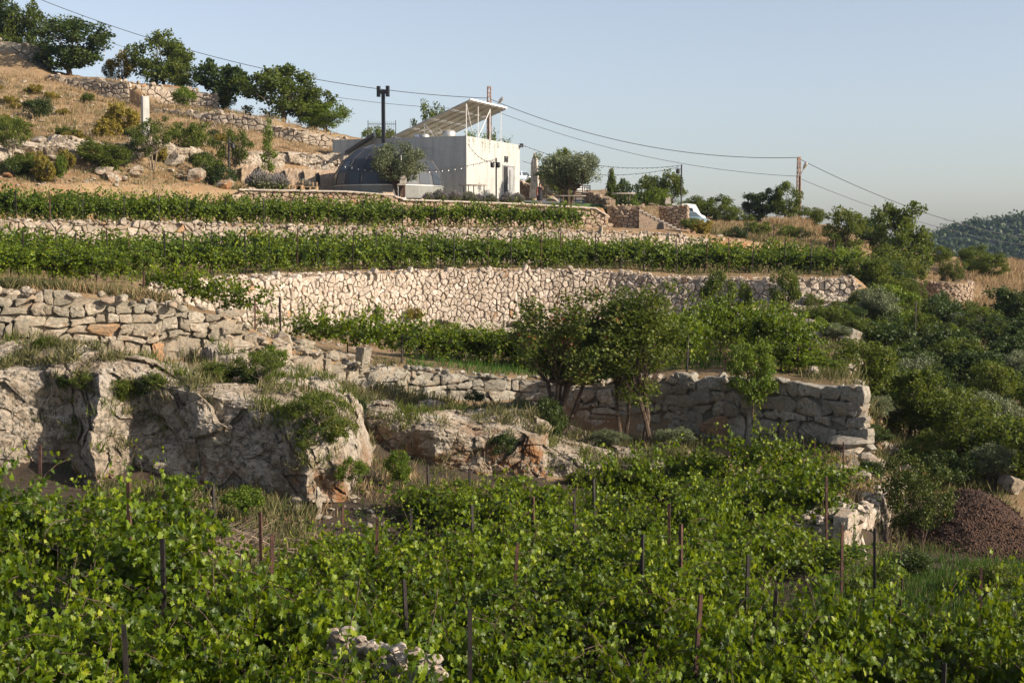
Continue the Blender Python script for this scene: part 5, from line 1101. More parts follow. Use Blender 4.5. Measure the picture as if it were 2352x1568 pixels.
# ------------------------------------------------------------------ built things on the dome terrace
def sheet(name, pts, material, dz=0.03, n=14, kind='structure'):
    """ground-hugging sheet; pts = four (px, Y) corners"""
    V = []
    for i in range(n + 1):
        for j in range(n + 1):
            a, b_ = i / n, j / n
            px = (pts[0][0] * (1 - a) + pts[1][0] * a) * (1 - b_) + (pts[3][0] * (1 - a) + pts[2][0] * a) * b_
            Y = (pts[0][1] * (1 - a) + pts[1][1] * a) * (1 - b_) + (pts[3][1] * (1 - a) + pts[2][1] * a) * b_
            p = G(px, Y); V.append(p + (0, 0, dz))
    f = [[i * (n + 1) + j, (i + 1) * (n + 1) + j, (i + 1) * (n + 1) + j + 1, i * (n + 1) + j + 1] for i in range(n) for j in range(n)]
    o = link(name, new_mesh(name, V, F4=f, mats=[material], smooth=True)); o['kind'] = kind; return o
sheet('road', [(1196, 121), (1345, 123), (1338, 141), (1215, 141)], M['road'], .05)
sheet('lawn', [(1200, 115.2), (1392, 118.2), (1392, 123), (1200, 119.5)], M['lawn'], .04)
blades('lawn_grass', M['grass'], [(1200, 1392, 115.6, 120, 500, .16, .15)], 11, label='short green grass of the lawn')
BC = np.array([X(1072, 118), 118.0]); BU = np.array([.371, .9286]); BV = np.array([-.9286, .371])
zt_b = zpy(312, 118); zb_b = 9.6
BM = np.array([[BU[0], BV[0], 0], [BU[1], BV[1], 0], [0, 0, 1]])
def bw(s, d, z): return np.array([BC[0] + BU[0] * s + BV[0] * d, BC[1] + BU[1] * s + BV[1] * d, z])
bt = thing('concrete_building', 'board marked concrete box building with a double door and solar panels on its roof', 'building', bw(6, 6, 0)); bt.location = (0, 0, 0)
mb = MB(); L1, L2 = 12.0, 12.5
mb.box(bw(L1 / 2, L2 / 2, (zb_b + zt_b - .38) / 2), (L1, L2, zt_b - .38 - zb_b), M=BM)
mb.build('wall', M['concrete'], bt)
mb = MB(); zc = zt_b - .19
mb.box(bw(L1 / 2, .125 - .004, zc), (L1 + .008, .25, .38), M=BM); mb.box(bw(L1 / 2, L2 - .125, zc), (L1, .25, .38), M=BM)
mb.box(bw(.125 - .004, L2 / 2, zc), (.25, L2 - .52, .38), M=BM); mb.box(bw(L1 - .125, L2 / 2, zc), (.25, L2 - .52, .38), M=BM)
mb.build('parapet', M['concrete'], bt)
mb = MB(); mb.box(bw(8.45, -.001, 12.1), (1.06, .06, 3.36), M=BM); mb.build('doorway_shade', M['hole_shade'], bt)  # black slab on the solid wall, painting the dark of the doorway
mb = MB(); mb.box(bw(9.72, -.02, 12.15), (1.46, .07, 3.3), M=BM); d = mb.build('door', M['steel'], bt)
mb = MB(); mb.box(bw(9.45, -.075, 12.6), (.07, .05, 1.9), M=BM); mb.build('handle', M['black'], d)
mb = MB()
for s in (7.88, 10.5): mb.box(bw(s, -.03, 12.15), (.08, .1, 3.4), M=BM)
mb.box(bw(9.19, -.03, 13.88), (2.7, .1, .08), M=BM); mb.build('door_frame', M['steel'], bt)
mb = MB()
for s in (8.35, 8.85): mb.box(bw(s, -.06, 14.42), (.17, .1, .52), M=BM)
mb.box(bw(8.6, -.06, 14.42), (.33, .1, .15), M=BM); mb.build('letter_sign', M['black'], bt)
mb = MB(); mb.box(bw(11.85, -.25, zt_b - .05), (.3, .22, .34), M=BM); mb.beam(bw(11.85, .05, zt_b - .2), bw(11.85, -.2, zt_b - .1), .05); mb.build('floodlight', M['black'], bt)
mb = MB(); mb.box(bw(.12, 4.6, zt_b + .14), (.10, .42, .28), M=BM); o = mb.build('notice_board', M['blue'], bt)
mb = MB(); mb.box(bw(.065, 4.6, zt_b + .14), (.02, .34, .20), M=BM); mb.build('panel', M['white'], o)

# solar array
sa = thing('solar_array', 'tilted solar panel array on white legs, seen from below on the roof', 'solar panels', (0, 0, 0))
s0, s1, d0, d1, za, zb2 = .35, 8.3, -.15, 7.1, 18.85, 16.02
pt = lambda s, q, o=0.0: bw(s, d0 + (d1 - d0) * q, za + (zb2 - za) * q) + np.array([0, 0, o])
th = math.atan2(zb2 - za, d1 - d0)
Ms = np.stack([np.append(BU, 0), np.array([BV[0] * cos(th), BV[1] * cos(th), sin(th)]), np.cross(np.append(BU, 0), np.array([BV[0] * cos(th), BV[1] * cos(th), sin(th)]))], 1)
Ls = math.hypot(d1 - d0, zb2 - za)
for i in range(4):
    for j in range(5):
        sc = s0 + (s1 - s0) * (j + .5) / 5; q = (i + .5) / 4
        mb = MB(); mb.box(pt(sc, q, .0), ((s1 - s0) / 5 - .05, Ls / 4 - .12, .04), M=Ms); o = mb.build('panel', M['panel_under'], sa)
for j in range(6):
    mb = MB(); s = s0 + .05 + (s1 - s0 - .1) * j / 5; mb.beam(pt(s, 0, -.10), pt(s, 1, -.10), .07, .10); mb.build('rafter', M['panel_under'], sa)
for q in (.015, .235, .265, .485, .515, .735, .765, .985):
    mb = MB(); mb.beam(pt(s0, q, -.045), pt(s1, q, -.045), .06, .05); mb.build('rail', M['white'], sa)
mb = MB(); mb.beam(pt(s0 - .05, -.008, 0), pt(s1 + .05, -.008, 0), .10, .12); mb.build('edge_trim', M['white'], sa)
for s in (.5, 3.0, 5.6, 8.1):
    mb = MB(); a = pt(s, .05, -.16); mb.beam((a[0], a[1], zt_b - .35), a, .07); mb.build('leg', M['white'], sa)
for s, e in ((.5, 3.0), (5.6, 3.6)):
    mb = MB(); a = pt(s, .05, -.2); b_ = pt(e + .2, .12, 0); mb.beam(a, (b_[0], b_[1], zt_b - .1), .06); mb.build('brace', M['white'], sa)
for s in (.5, 3.0, 5.6):
    mb = MB(); a = pt(s, .58, -.14); mb.beam((a[0], a[1], zt_b - .35), a, .06); b_ = pt(s, .42, 0); mb.beam(a, (b_[0], b_[1], zt_b - .3), .05); mb.build('leg', M['white'], sa)
for (s, d_, r_, h_), lb in zip([(1.6, 2.3, .58, 1.05), (1.0, 4.3, .45, .75), (4.6, 1.2, .35, .55)], ['large round topped steel water tank under the panels', 'smaller water tank left under the low end of the panels', 'small white tank behind the roof legs']):
    mb = MB(); mb.lathe([(.01, 0), (r_, 0), (r_, h_ * .72), (r_ * .9, h_ * .86), (r_ * .55, h_ * .97), (.01, h_)], (0, 0, 0), 20); o = mb.build('water_tank', M['steel'], smooth=True); o.location = bw(s, d_, zt_b - .37); tag(o, lb, 'water tank')
# plants on the roof edge
def vineplant(seed, h_, w_, n, name='climbing_plant'):
    r = np.random.default_rng(seed); mb = MB(); P_ = []; 
    for k in range(n):
        a = r.uniform(-w_, w_); p = np.array([a, r.normal(0, .1), 0]); d = unit(np.array([r.normal(0, .3), r.normal(0, .2), 1]))
        L = int(h_ * r.uniform(.4, 1) / .06); pts = [p.copy()]
        for q in range(L): d = unit(d + r.normal(0, .12, 3)); p = p + d * .06; pts.append(p.copy()); P_.append(p + r.normal(0, .05, 3))
        if len(pts) > 2: mb.tube(pts, .007, 3, cap=False)
    P_ = np.array(P_); leaves(mb, P_, r.normal(0, 1, P_.shape), r.normal(0, 1, P_.shape), .13, r.uniform(0, 1, len(P_)))
    return mb.mesh(name, M['leaf_bright'])
for k, (s, h_, w_, n, lb) in enumerate([(2.2, 1.3, .9, 16, 'green roof plant behind the front leg of the panels'), (5.0, 1.2, .6, 12, 'green roof plant under the middle of the panels'), (7.4, 1.7, .5, 14, 'tall green roof plant below the high panel edge'), (10.2, 1.5, .25, 8, 'thin upright roof plant near the far right corner')]):
    o = link('roof_plant', vineplant(40 + k, h_, w_, n)); o.location = bw(s, .6, zt_b - .35); o.rotation_euler = (0, 0, math.atan2(BU[1], BU[0])); tag(o, lb, 'plant')
mb = MB(); r = np.random.default_rng(3)
for k in range(16):
    s = r.uniform(.4, 10.5); L = r.uniform(.3, 1.5); n = int(L / .07); p = bw(s, -.04, zt_b + .02); P_ = []
    for q in range(n): p = p + np.array([r.normal(0, .02) * BU[0], r.normal(0, .02) * BU[1], -.07]); P_.append(p + (-BV[0] * -.03, 0, 0))
    if len(P_) > 2:
        P_ = np.array(P_); mb.tube(P_, .006, 3, cap=False); kx = r.random(len(P_)) < .55; Q_ = P_[kx] + r.normal(0, .05, (kx.sum(), 3)); leaves(mb, Q_, r.normal(0, 1, Q_.shape), np.array([.9, -.4, .3]) + r.normal(0, .4, Q_.shape), .09, .4)
tag(mb.build('creeper', M['leaf_oak']), 'thin creeper strands hanging over the lit face of the building', 'creeper')

# dome
dc = np.array([X(893, 115.2), 115.2]); dz = G(893, 112)[2] - .25; RD = 4.45
M['skirt_grey'] = plain('skirt_panel', (0.20, 0.205, 0.19), 0.6, var=0.08)
dm = thing('geodesic_dome', 'dark faceted glass dome on a pale skirt beside the concrete building', 'dome', (dc[0], dc[1], dz), .12)
ns = 18; ztop = zpy(329, 115.2) - dz
profd = [(RD * .985, 0), (RD, 1.0)] + [(RD * cos(a), 1.0 + (ztop - 1.0) * sin(a)) for a in (radians(18), radians(37), radians(56), radians(74), radians(88))]
mb = MB(); mb.lathe(profd[:2], (0, 0, 0), ns); mb.build('skirt', M['panel_under'] if False else M['skirt_grey'], dm)
mb = MB(); mb.lathe(profd[1:], (0, 0, 0), ns); mb.build('shell', M['dome'], dm)
mb = MB(); mb.lathe([(RD + .05, .96), (RD + .05, 1.04), (RD - .02, 1.05)], (0, 0, 0), ns); mb.build('ring', M['steel'], dm)
def pv(i, j): r_, z_ = profd[i]; a = (j % ns) * 2 * pi / ns; return np.array([r_ * cos(a), r_ * sin(a), z_])
for i in range(1, 5):
    for j in range(ns):
        if i == 2 and j % 2: continue
        if i == 3 and j % 3 != 0: continue
        if i == 4 and j % 2: continue
        q = np.array([pv(i, j), pv(i, j + 1), pv(i + 1, j + 1), pv(i + 1, j)]); c = q.mean(0); n = np.cross(q[1] - q[0], q[3] - q[0]); n /= np.linalg.norm(n)
        q2 = c + (q - c) * (.74, .74, .74) ; mb = MB(); a_ = q2 + n * .03; b_ = q2 - n * .02
        mb.add(np.concatenate([a_, b_]), f4=[[0, 1, 2, 3], [0, 4, 5, 1], [1, 5, 6, 2], [2, 6, 7, 3], [3, 7, 4, 0]])
        ang = math.degrees((j + .5) * 2 * pi / ns + .12)
        mb.build('window', M['hole_shade'] if (i == 1 and 258 < ang % 360 < 275) else M['glazing'], dm)
mb = MB()
for j in range(ns):
    for i in range(1, 6): mb.tube([pv(i, j) * 1.002, pv(i + 1, j) * 1.002], .014, 4, cap=False)
mb.build('rib', M['dome'], dm)
mb = MB(); mb.prism([(0, 0), (2.4, 1.5), (2.4, 1.75), (0, .2)], 2.0); o = mb.build('awning', M['black']); o.location = P(792, 353, 119.5); tag(o, 'black sloping roof edge behind the left side of the dome', 'awning')

# H topped post
hp = thing('sign_post', 'tall black steel post with a letter H shaped head rising behind the dome', 'post', (X(883, 119.5), 119.5, 10.6), -.25)
zz = zpy(198, 119.5) - 10.6
mb = MB(); mb.box((0, 0, (zz - .5) / 2), (.27, .22, zz - .5)); mb.build('pole', M['black'], hp)
mb = MB(); mb.box((-.40, -.02, zz - .44), (.25, .3, .88)); mb.box((.40, -.02, zz - .44), (.25, .3, .88)); mb.box((0, -.02, zz - .48), (.55, .29, .32)); mb.build('letter_head', M['black'], hp)

# railing behind the dome
rl = thing('iron_railing', 'thin dark iron railing with spikes standing left of the roof', 'railing', (X(848, 134), 134, zpy(320, 134)), 0)
rw = 63 / F * 134; rh = 1.75
for k in range(3):
    mb = MB(); mb.box((rw * k / 2, 0, rh / 2), (.06, .06, rh)); mb.build('post', M['black'], rl)
mb = MB(); mb.box((rw / 2, 0, rh * .8), (rw, .04, .05)); mb.box((rw / 2, 0, .15), (rw, .04, .05)); mb.build('rail', M['black'], rl)
for k in range(1, 14):
    if k == 7: continue
    mb = MB(); mb.box((rw * k / 14, 0, rh / 2 - .05), (.022, .022, rh * .96)); mb.build('bar', M['black'], rl)

# pizza oven
oz = G(925, 109.6); ov = thing('pizza_oven', 'outdoor oven with pale arched front, flue and rust red pedestal by the dome', 'oven', (oz[0], oz[1], oz[2]), 0)
k_ = 109.6 / F
arch = lambda w_, h_: [(-w_ / 2, 0), (w_ / 2, 0), (w_ / 2, h_ * .5)] + [(w_ / 2 * cos(a), h_ * .5 + h_ * .5 * sin(a)) for a in np.linspace(.25, pi - .25, 8)] + [(-w_ / 2, h_ * .5)]
zo = zpy(422, 109.6) - oz[2]
mb = MB(); mb.prism(arch(.52, .64), .09, o=(.10, -.30, zo)); mb.build('front', M['slab'], ov)
mb = MB(); mb.prism(arch(.50, .60), .95, o=(.10, -.208, zo + .01)); mb.build('body', M['black'], ov)
mb = MB(); mb.box((-.02, .1, zo - .07), (.62, .8, .12)); mb.build('shelf', M['slab'], ov)
mb = MB(); mb.box((.13, .0, (zo - .13) / 2 + .1), (.2, .3, zo - .34)); mb.build('pedestal', M['rust'], ov)
mb = MB(); mb.box((.15, .0, .12), (.34, .4, .24), taper=.7); mb.build('foot', M['white'], ov)
mb = MB(); mb.box((-.28, -.2, (zo - .13) / 2), (.05, .05, zo - .13)); mb.build('leg', M['steel'], ov)
mb = MB(); mb.cyl((-.04, .0, zo + .55), (-.08, .0, zpy(357, 109.6) - oz[2]), .05); mb.build('flue', M['steel'], ov)

def slab_table(px0, px1, ytop, Y, label, legs, thick=.09, dep=.9):
    z = zpy(ytop, Y); t = thing('slab_table', label, 'table', (X((px0 + px1) / 2, Y), Y, z)); w_ = (px1 - px0) / F * Y
    r = np.random.default_rng(int(px0)); out = [(w_ / 2 * cos(a) * (1 + r.normal(0, .04)), dep / 2 * sin(a) * (1 + r.normal(0, .06))) for a in np.linspace(0, 2 * pi, 19)[:-1]]
    out = [(np.sign(x) * min(abs(x) * 1.15, w_ / 2), y) for x, y in out]
    n = len(out); V = [(x, y, 0) for x, y in out] + [(x * .98, y * .96, -thick) for x, y in out] + [(0, 0, .004), (0, 0, -thick)]
    mb = MB(); mb.add(V, f4=[[i, n + i, n + (i + 1) % n, (i + 1) % n] for i in range(n)], f3=[[2 * n, i, (i + 1) % n] for i in range(n)] + [[2 * n + 1, n + (i + 1) % n, n + i] for i in range(n)]); mb.build('table_top', M['slab'], t)
    for q, yy in legs:
        x = X(q, Y) - X((px0 + px1) / 2, Y); g = gz(X(q, Y), Y + yy)[0] - z
        mb = MB(); mb.box((x, yy, (g - thick) / 2), (.07, .07, abs(g + thick) if g < 0 else .1)); mb.build('leg', M['black'], t)
slab_table(1056, 1121, 424, 112.9, 'long live edge slab table on black legs in front of the building', [(1066, 0), (1088, .2), (1112, 0), (1076, .3)])
slab_table(1271, 1345, 449, 117.3, 'thin slab table on slim legs under the sunlit olive tree', [(1287, 0), (1322, .2), (1300, .3)], .07)
slab_table(1403, 1458, 443, 119.8, 'slab table standing on the raised stone platform', [(1420, 0), (1443, 0)], .10)

def lamp_post(px, top, Y, label, sides, r_=.065):
    p = G(px, Y); t = thing('lamp_post', label, 'lamp post', p); h = zpy(top, Y) - p[2]
    mb = MB(); mb.cyl((0, 0, -.1), (0, 0, h), r_); mb.build('pole', M['black'], t)
    for s in sides:
        mb = MB(); mb.beam((0, 0, h - .38), (s * .17, -.05, h - .38), .04); mb.lathe([(.08, 0), (.17, .08), (.17, .36), (.10, .44), (.01, .44)], (s * .30, -.05, h - .78), 10); mb.build('spotlight', M['black'], t)
    return p, h
lamp_post(1140, 363, 114.3, 'black lamp post with two spotlights in front of the building door wall', (-1, .55))
lamp_post(530, 318, 105.6, 'black lamp post with one spotlight beside the rock ledges at left', (1,))
lamp_post(1563, 378, 119.2, 'tall black lamp post with one spotlight on the stone block by the stairs', (-1,))

def string_lights(name, label, a, b_, sag, n, sz=.055):
    a = np.array(a); b_ = np.array(b_); t = np.linspace(0, 1, 33)[:, None]; pts = a * (1 - t) + b_ * t; pts[:, 2] -= (4 * t * (1 - t))[:, 0] * sag
    o = thing('string_lights', label, 'string lights', (0, 0, 0)); mb = MB(); mb.tube(pts, .018, 4, cap=False); mb.build('cable', M['cable'], o)
    first = None
    for k in range(n):
        u = (k + .5) / n; p = a * (1 - u) + b_ * u; p[2] -= 4 * u * (1 - u) * sag
        if first is None:
            mb = MB(); mb.lathe([(.01, 0), (sz, -.02 - sz), (sz * .95, -.02 - sz * 1.8), (.01, -.02 - sz * 2.6)][::-1], (0, 0, -.08), 8); first = mb.mesh('bulb', M['bulb'], True)
            mb = MB(); mb.cyl((0, 0, 0), (0, 0, -.10), .028, n=6); sock = mb.mesh('socket', M['black'])
        q = link('bulb', first, o, p); s_ = link('socket', sock, q)
string_lights('a', 'string of bulbs sagging in front of the dome and olive tree', P(693, 354, 109.5), P(1138, 366, 114.2), 1.1, 30, .042)
string_lights('b', 'short string of bulbs from the building corner down to the lamp post', P(1074, 330, 117.7), P(1138, 370, 114.2), .5, 9, .04)
string_lights('c', 'string of bulbs from the roof corner to the right lamp post', P(1192, 330, 128.5), P(1562, 380, 119.2), .95, 34, .034)
string_lights('d', 'lower far string of bulbs crossing behind the sunlit olive tree', P(1200, 370, 140), P(1560, 384, 125), 1.0, 26, .034)

# carved wall with niches, pallet benches
cw = thing('carved_wall', 'squared cream rock wall with small arched niches left of the dome', 'rock wall', (0, 0, 0))
V = []; q = np.linspace(558, 785, 46); mb = MB()
zr = np.random.default_rng(4)
rows_ = 9
for a in q:
    Y = np.interp(a, [558, 700, 785], [115.0, 116.5, 118.5]); zb_ = G(a, Y)[2] - .4; zt_ = zpy(np.interp(a, [558, 600, 601, 660, 785], [376, 379, 379, 386, 392]), Y)
    for k in range(rows_): V.append((X(a, Y), Y + zr.normal(0, .03) + .02 * k, zb_ + (zt_ - zb_) * k / (rows_ - 1)))
    V.append((X(a, Y), Y + 2.4, zt_ + .05))
n = rows_ + 1; f = [[i * n + j, (i + 1) * n + j, (i + 1) * n + j + 1, i * n + j + 1] for i in range(45) for j in range(n - 1)]
cwm = mb.add(V, f4=f, var=.55).build('rock_face', M['stone_tan'], cw)
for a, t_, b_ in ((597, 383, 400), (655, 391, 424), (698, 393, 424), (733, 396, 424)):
    Y = np.interp(a, [558, 700, 785], [115.0, 116.5, 118.5]) - .10; h_ = zpy(t_, Y) - zpy(b_, Y); mb = MB(); mb.prism(arch(.30, h_), .15, o=(X(a, Y), Y, zpy(b_, Y))); mb.build('niche_shade', M['hole_shade'], cw)  # solid dark arch on the rock face, its colour stands for recess shade
outcrop('rock_ledge', 'rounded cream rock mass above the carved wall with niches', 555, 800, [(555, 117.3), (800, 121)], [(555, 392), (800, 400)], [(555, 352), (680, 352), (800, 356)], [(555, 119.5), (800, 123)], 8, M['rock'], 180, 40, bul=.5, amp=.4, cat='rock ledge')
for k, (px, w_, lb) in enumerate([(655, 30, 'wooden pallet bench nearest the poplar'), (683, 34, 'middle wooden pallet bench before the niches'), (716, 34, 'wooden pallet bench nearest the dome')]):
    p = G(px, 109.8 + .2 * k); t = thing('wooden_bench', lb, 'bench', p, rng.normal(0, .1)); w2 = w_ / F * 110
    mb = MB()
    for j in range(4): mb.box((0, -.3 + j * .2, .32), (w2, .14, .04))
    mb.build('seat', M['wood'], t)
    for j in range(3): m2 = MB(); m2.box(((-.42 + .42 * j) * w2, 0, .15), (.09, .8, .29)); m2.build('leg', M['wood'], t)
    for j in range(4): m2 = MB(); m2.box(((-.40 + .26 * j) * w2, .42, .46), (.10, .05, .5)); m2.build('back_slat', M['wood'], t)

# platform, stairs, block walls
wall('stone_wall', 'raised stone platform wall with a rounded left corner under the slab table', [(X(1388, 119.5), 119.5, 8.2, zpy(470, 118.6)), (X(1398, 117.9), 117.9, 8.2, zpy(470, 117.9)), (X(1430, 117.3), 117.3, 8.2, zpy(471, 117.4)), (X(1468, 117.0), 117.0, 8.2, zpy(472, 117.0))], .5, .32, M['stone_tan'], seed=31, rubble=.3, back=2.0)
wall('stone_wall', 'square stone block wall at the right of the stairs carrying the lamp post', [(X(1508, 119.4), 119.4, 8.0, zpy(469, 119.4)), (X(1577, 118.4), 118.4, 7.8, zpy(470, 118.4)), (X(1580, 120.6), 120.6, 7.8, zpy(470, 118.4))], .38, .26, M['stone_tan'], seed=32, rubble=.1, back=1.0, top_var=.03)
wall('stone_wall', 'sloping low garden wall beside the lawn at the gate', wtab([(1340, 437, 462, 134), (1365, 444, 466, 127), (1391, 456, 474, 119.5)], 10), .4, .28, M['stone_tan'], seed=33, rubble=.1, top_var=.03, gap=.02)
wall('stone_wall', 'loosely stacked stones between the building and the standing stone', wtab([(1194, 416, 450, 134), (1219, 424, 452, 133)], 6), .38, .2, M['stone_tan'], seed=34, rubble=.5)
for nm_, a_, b_, y0_, y1_, pt_, yr_ in (('platform_fill', 1394, 1512, 117.9, 124, 471.5, 117.5), ('block_fill', 1512, 1577, 119.9, 124, 471, 118.6)):
    mb = MB(); zt_ = zpy(pt_, yr_) - .03; x0, x1 = X(a_, y0_), X(b_, y0_); mb.box(((x0 + x1) / 2, (y0_ + y1_) / 2, (zt_ + 7.5) / 2), (x1 - x0, y1_ - y0_, zt_ - 7.5)); o = mb.build('terrace_fill', M['soil']); o['kind'] = 'structure'
stt = thing('stone_stairs', 'stone stairs climbing left beside the shaded platform wall', 'stairs', (0, 0, 0))
nst = 11
for k in range(nst):
    pxa = 1467 + k * 9.4; za_ = zpy(482 + k * 4.7, 116.7); x0, x1 = X(pxa, 116.7), X(pxa + 9.4, 116.7)
    mb = MB(); mb.box(((x0 + x1) / 2, 116.7 + .55, za_ - .07), (x1 - x0 + .04, 1.16, .14)); mb.build('step', M['slab'], stt)
    mb = MB(); mb.box(((x0 + x1) / 2, 116.7 + .56, (za_ - .15 + 7.6) / 2), (x1 - x0, 1.08, za_ - .15 - 7.6)); mb.build('side_wall', M['stone_tan'], stt)
mb = MB(); mb.prism(arch(.5, .75), .2, o=(X(1517, 116.6), 116.68, zpy(532, 116.6))); mb.build('niche_shade', M['hole_shade'], stt)  # solid arch slightly proud of the wall, shade of a recess as colour
mb = MB(); r = np.random.default_rng(8)
mb.prism([(-.26, 0), (.24, 0), (.16, .55), (.14, .62), (-.05, .5), (-.2, .48)], .3); o = mb.build('stone_stele', M['menhir']); o.location = P(1535, 468, 119.4); tag(o, 'small pale standing stone on the block wall beside the lamp post', 'stone')
mb = MB(); out = [(-.55, 0), (.5, 0), (.52, 1.0), (.44, 1.9), (.36, 2.6), (.30, 3.3), (.12, 3.75), (-.02, 3.9), (-.12, 3.6), (-.34, 3.1), (-.42, 2.2), (-.40, 1.6), (-.5, .9)]
mb.prism(out, .42); V = mb.v[0]; mb.v[0] = V + .05 * np.stack([perlin(V * 2), perlin(V * 2 + 5), perlin(V * 2 + 9)], 1)
o = mb.build('standing_stone', M['menhir']); o.location = P(1226, 456, 131.5); o.rotation_euler = (0, 0, -.35); o.scale = (.8, 1, 1.07); tag(o, 'tall narrow standing stone right of the concrete building', 'standing stone')

# board fence
fn = thing('board_fence', 'dark horizontal board fence behind the woman and olive tree', 'fence', (X(1234, 140), 140, zpy(458, 140))); fw = 104 / F * 140
for k in range(6):
    mb = MB(); hh = 2.1 if k == 0 else 1.45; mb.box((fw * k / 5, .06, hh / 2), (.12, .1, hh)); mb.build('post', M['wood_dark'], fn)
for k in range(6): mb = MB(); mb.box((fw / 2, 0, .22 + k * .22), (fw, .04, .12)); mb.build('board', M['wood_dark'], fn)
for k in range(3): mb = MB(); mb.box((fw * .1, 0, 1.54 + k * .22), (fw * .2, .04, .12)); mb.build('board', M['wood_dark'], fn)
gt = thing('board_gate', 'small dark slatted gate at the end of the low garden wall', 'gate', (X(1341, 138), 138, zpy(440, 138)))
for k in range(3): mb = MB(); mb.box((.3, 0, .12 + k * .2), (.6, .04, .11)); mb.build('board', M['wood_dark'], gt)
for x_ in (.03, .57): mb = MB(); mb.box((x_, .05, .3), (.08, .06, .65)); mb.build('post', M['wood_dark'], gt)
# pillar on the hill
mb = MB(); zb_ = G(341, 111)[2] - .3; hh = zpy(222, 111) - zb_; mb.box((0, 0, hh / 2), (.5, .5, hh)); mb.box((-.2, 0, hh + .05), (.07, .07, .12)); o = mb.build('concrete_pillar', M['concrete']); o.location = (X(341, 111), 111, zb_); o.rotation_euler = (0, 0, .55)
tag(o, 'square concrete pillar standing on the dry hillside', 'pillar')
mb = MB(); mb.cyl((0, 0, 0), (0, 0, 2.8), .035); o = mb.build('thin_mast', M['steel']); o.location = P(240, 128, 146); tag(o, 'thin pale mast among the skyline trees at left', 'mast')

# wire fence posts on the bank
for px, t_, Y in [(1715, 508, 112.5), (1775, 516, 113), (1838, 522, 114), (1898, 540, 114)]:
    z0 = gz(X(px, Y), Y)[0] - .2; mb = MB(); mb.cyl((0, 0, 0), (0, 0, max(zpy(t_, Y) - z0, 1.2)), .035, n=6); o = mb.build('fence_post', M['black']); o.location = (X(px, Y), Y, z0); tag(o, {1715: 'first', 1775: 'second', 1838: 'third', 1898: 'fourth'}[px] + ' thin fence post from the left on the bank above the small stoned wall', 'post', 'fence posts on the bank')

# lattice towers, cables, lamps
def lattice(px, top, Y, w0, w1, label):
    p = G(px, Y); h = zpy(top, Y) - p[2]; t = thing('lattice_tower', label, 'tower', p, .3)
    mb = MB(); c = [(-1, -1), (1, -1), (1, 1), (-1, 1)]; wd = lambda z: (w0 + (w1 - w0) * z / h) / 2
    for a, b_ in c: mb.beam((a * wd(0), b_ * wd(0), 0), (a * wd(h), b_ * wd(h), h), .055)
    mb.build('frame', M['rust2'], t); mb = MB(); n = int(h / .45)
    for k in range(n):
        z0, z1 = h * k / n, h * (k + 1) / n
        for i in range(4):
            a, b_ = c[i], c[(i + 1) % 4]
            if k % 2: a, b_ = b_, a
            mb.beam((a[0] * wd(z0), a[1] * wd(z0), z0), (b_[0] * wd(z1), b_[1] * wd(z1), z1), .045)
    mb.build('bracing', M['rust2'], t); return t, h
M['rust2'] = plain('red_white_lattice', (0.22, 0.135, 0.09), 0.8, var=0.45, scale=2.5)
lattice(1124, 198, 150, .50, .30, 'red and white lattice power tower behind the solar panels')
lattice(1831, 360, 145, .38, .24, 'rusty lattice power tower standing on the right ridge')
def street_lamp(p0, p1, label, pole_top):
    t = thing('street_lamp', label, 'street lamp', (0, 0, 0)); p0 = np.array(p0); p1 = np.array(p1)
    g = gz(p0[0], p0[1])[0]; mb = MB(); mb.cyl((p0[0] , p0[1], g - .1), (p0[0], p0[1], pole_top), .10); mb.build('pole', M['rust'], t)
    mb = MB(); mb.tube([(p0[0], p0[1], pole_top - .1), p0, p0 * .4 + p1 * .6, p1], .035, 6); mb.build('arm', M['steel'], t)
    d = unit(p1 - p0); mb = MB(); mb.tube([p1 - d * .1, p1 + d * .15, p1 + d * .6, p1 + d * .8], [.05, .16, .17, .05], 8); mb.build('lamp_head', M['steel'], t)
street_lamp(P(1122, 268, 149), P(1146, 236, 148), 'street lamp with a tilted head beside the tower over the roof', zpy(268, 149))
street_lamp(P(1837, 406, 144), P(1846, 387, 143.5), 'street lamp with a dark pole beside the right lattice tower', zpy(404, 144))
def wire(a, b_, sag, label, r_=.028, n=40):
    a = np.array(a); b_ = np.array(b_); t = np.linspace(0, 1, n)[:, None]; pts = a * (1 - t) + b_ * t; pts[:, 2] -= (4 * t * (1 - t))[:, 0] * sag
    mb = MB(); mb.tube(pts, r_, 4, cap=False); o = mb.build('power_line', M['cable']); tag(o, label, 'power line')
wire(P(60, -14, 150), P(1122, 226, 150), 2.2, 'upper power line from the top left corner to the tower over the roof', .032)
wire(P(235, 92, 146), P(1122, 252, 150), 1.6, 'thinner lower power line passing behind the skyline trees', .022)
wire(P(1126, 228, 150), P(1830, 362, 145), 1.75, 'upper power line between the two lattice towers', .032)
wire(P(1140, 256, 150), P(1830, 405, 145), 1.3, 'lower thin power line between the two lattice towers', .022)
wire(P(1832, 363, 145), P(2520, 560, 190), 2.2, 'upper power line sagging from the right tower to the right edge', .035)
wire(P(1832, 408, 145), P(2520, 575, 190), 1.8, 'lower power line sagging from the right tower to the right edge', .025)
wire(P(745, 296, 140), P(905, 330, 140), .3, 'short low cable left of the iron railing', .02)

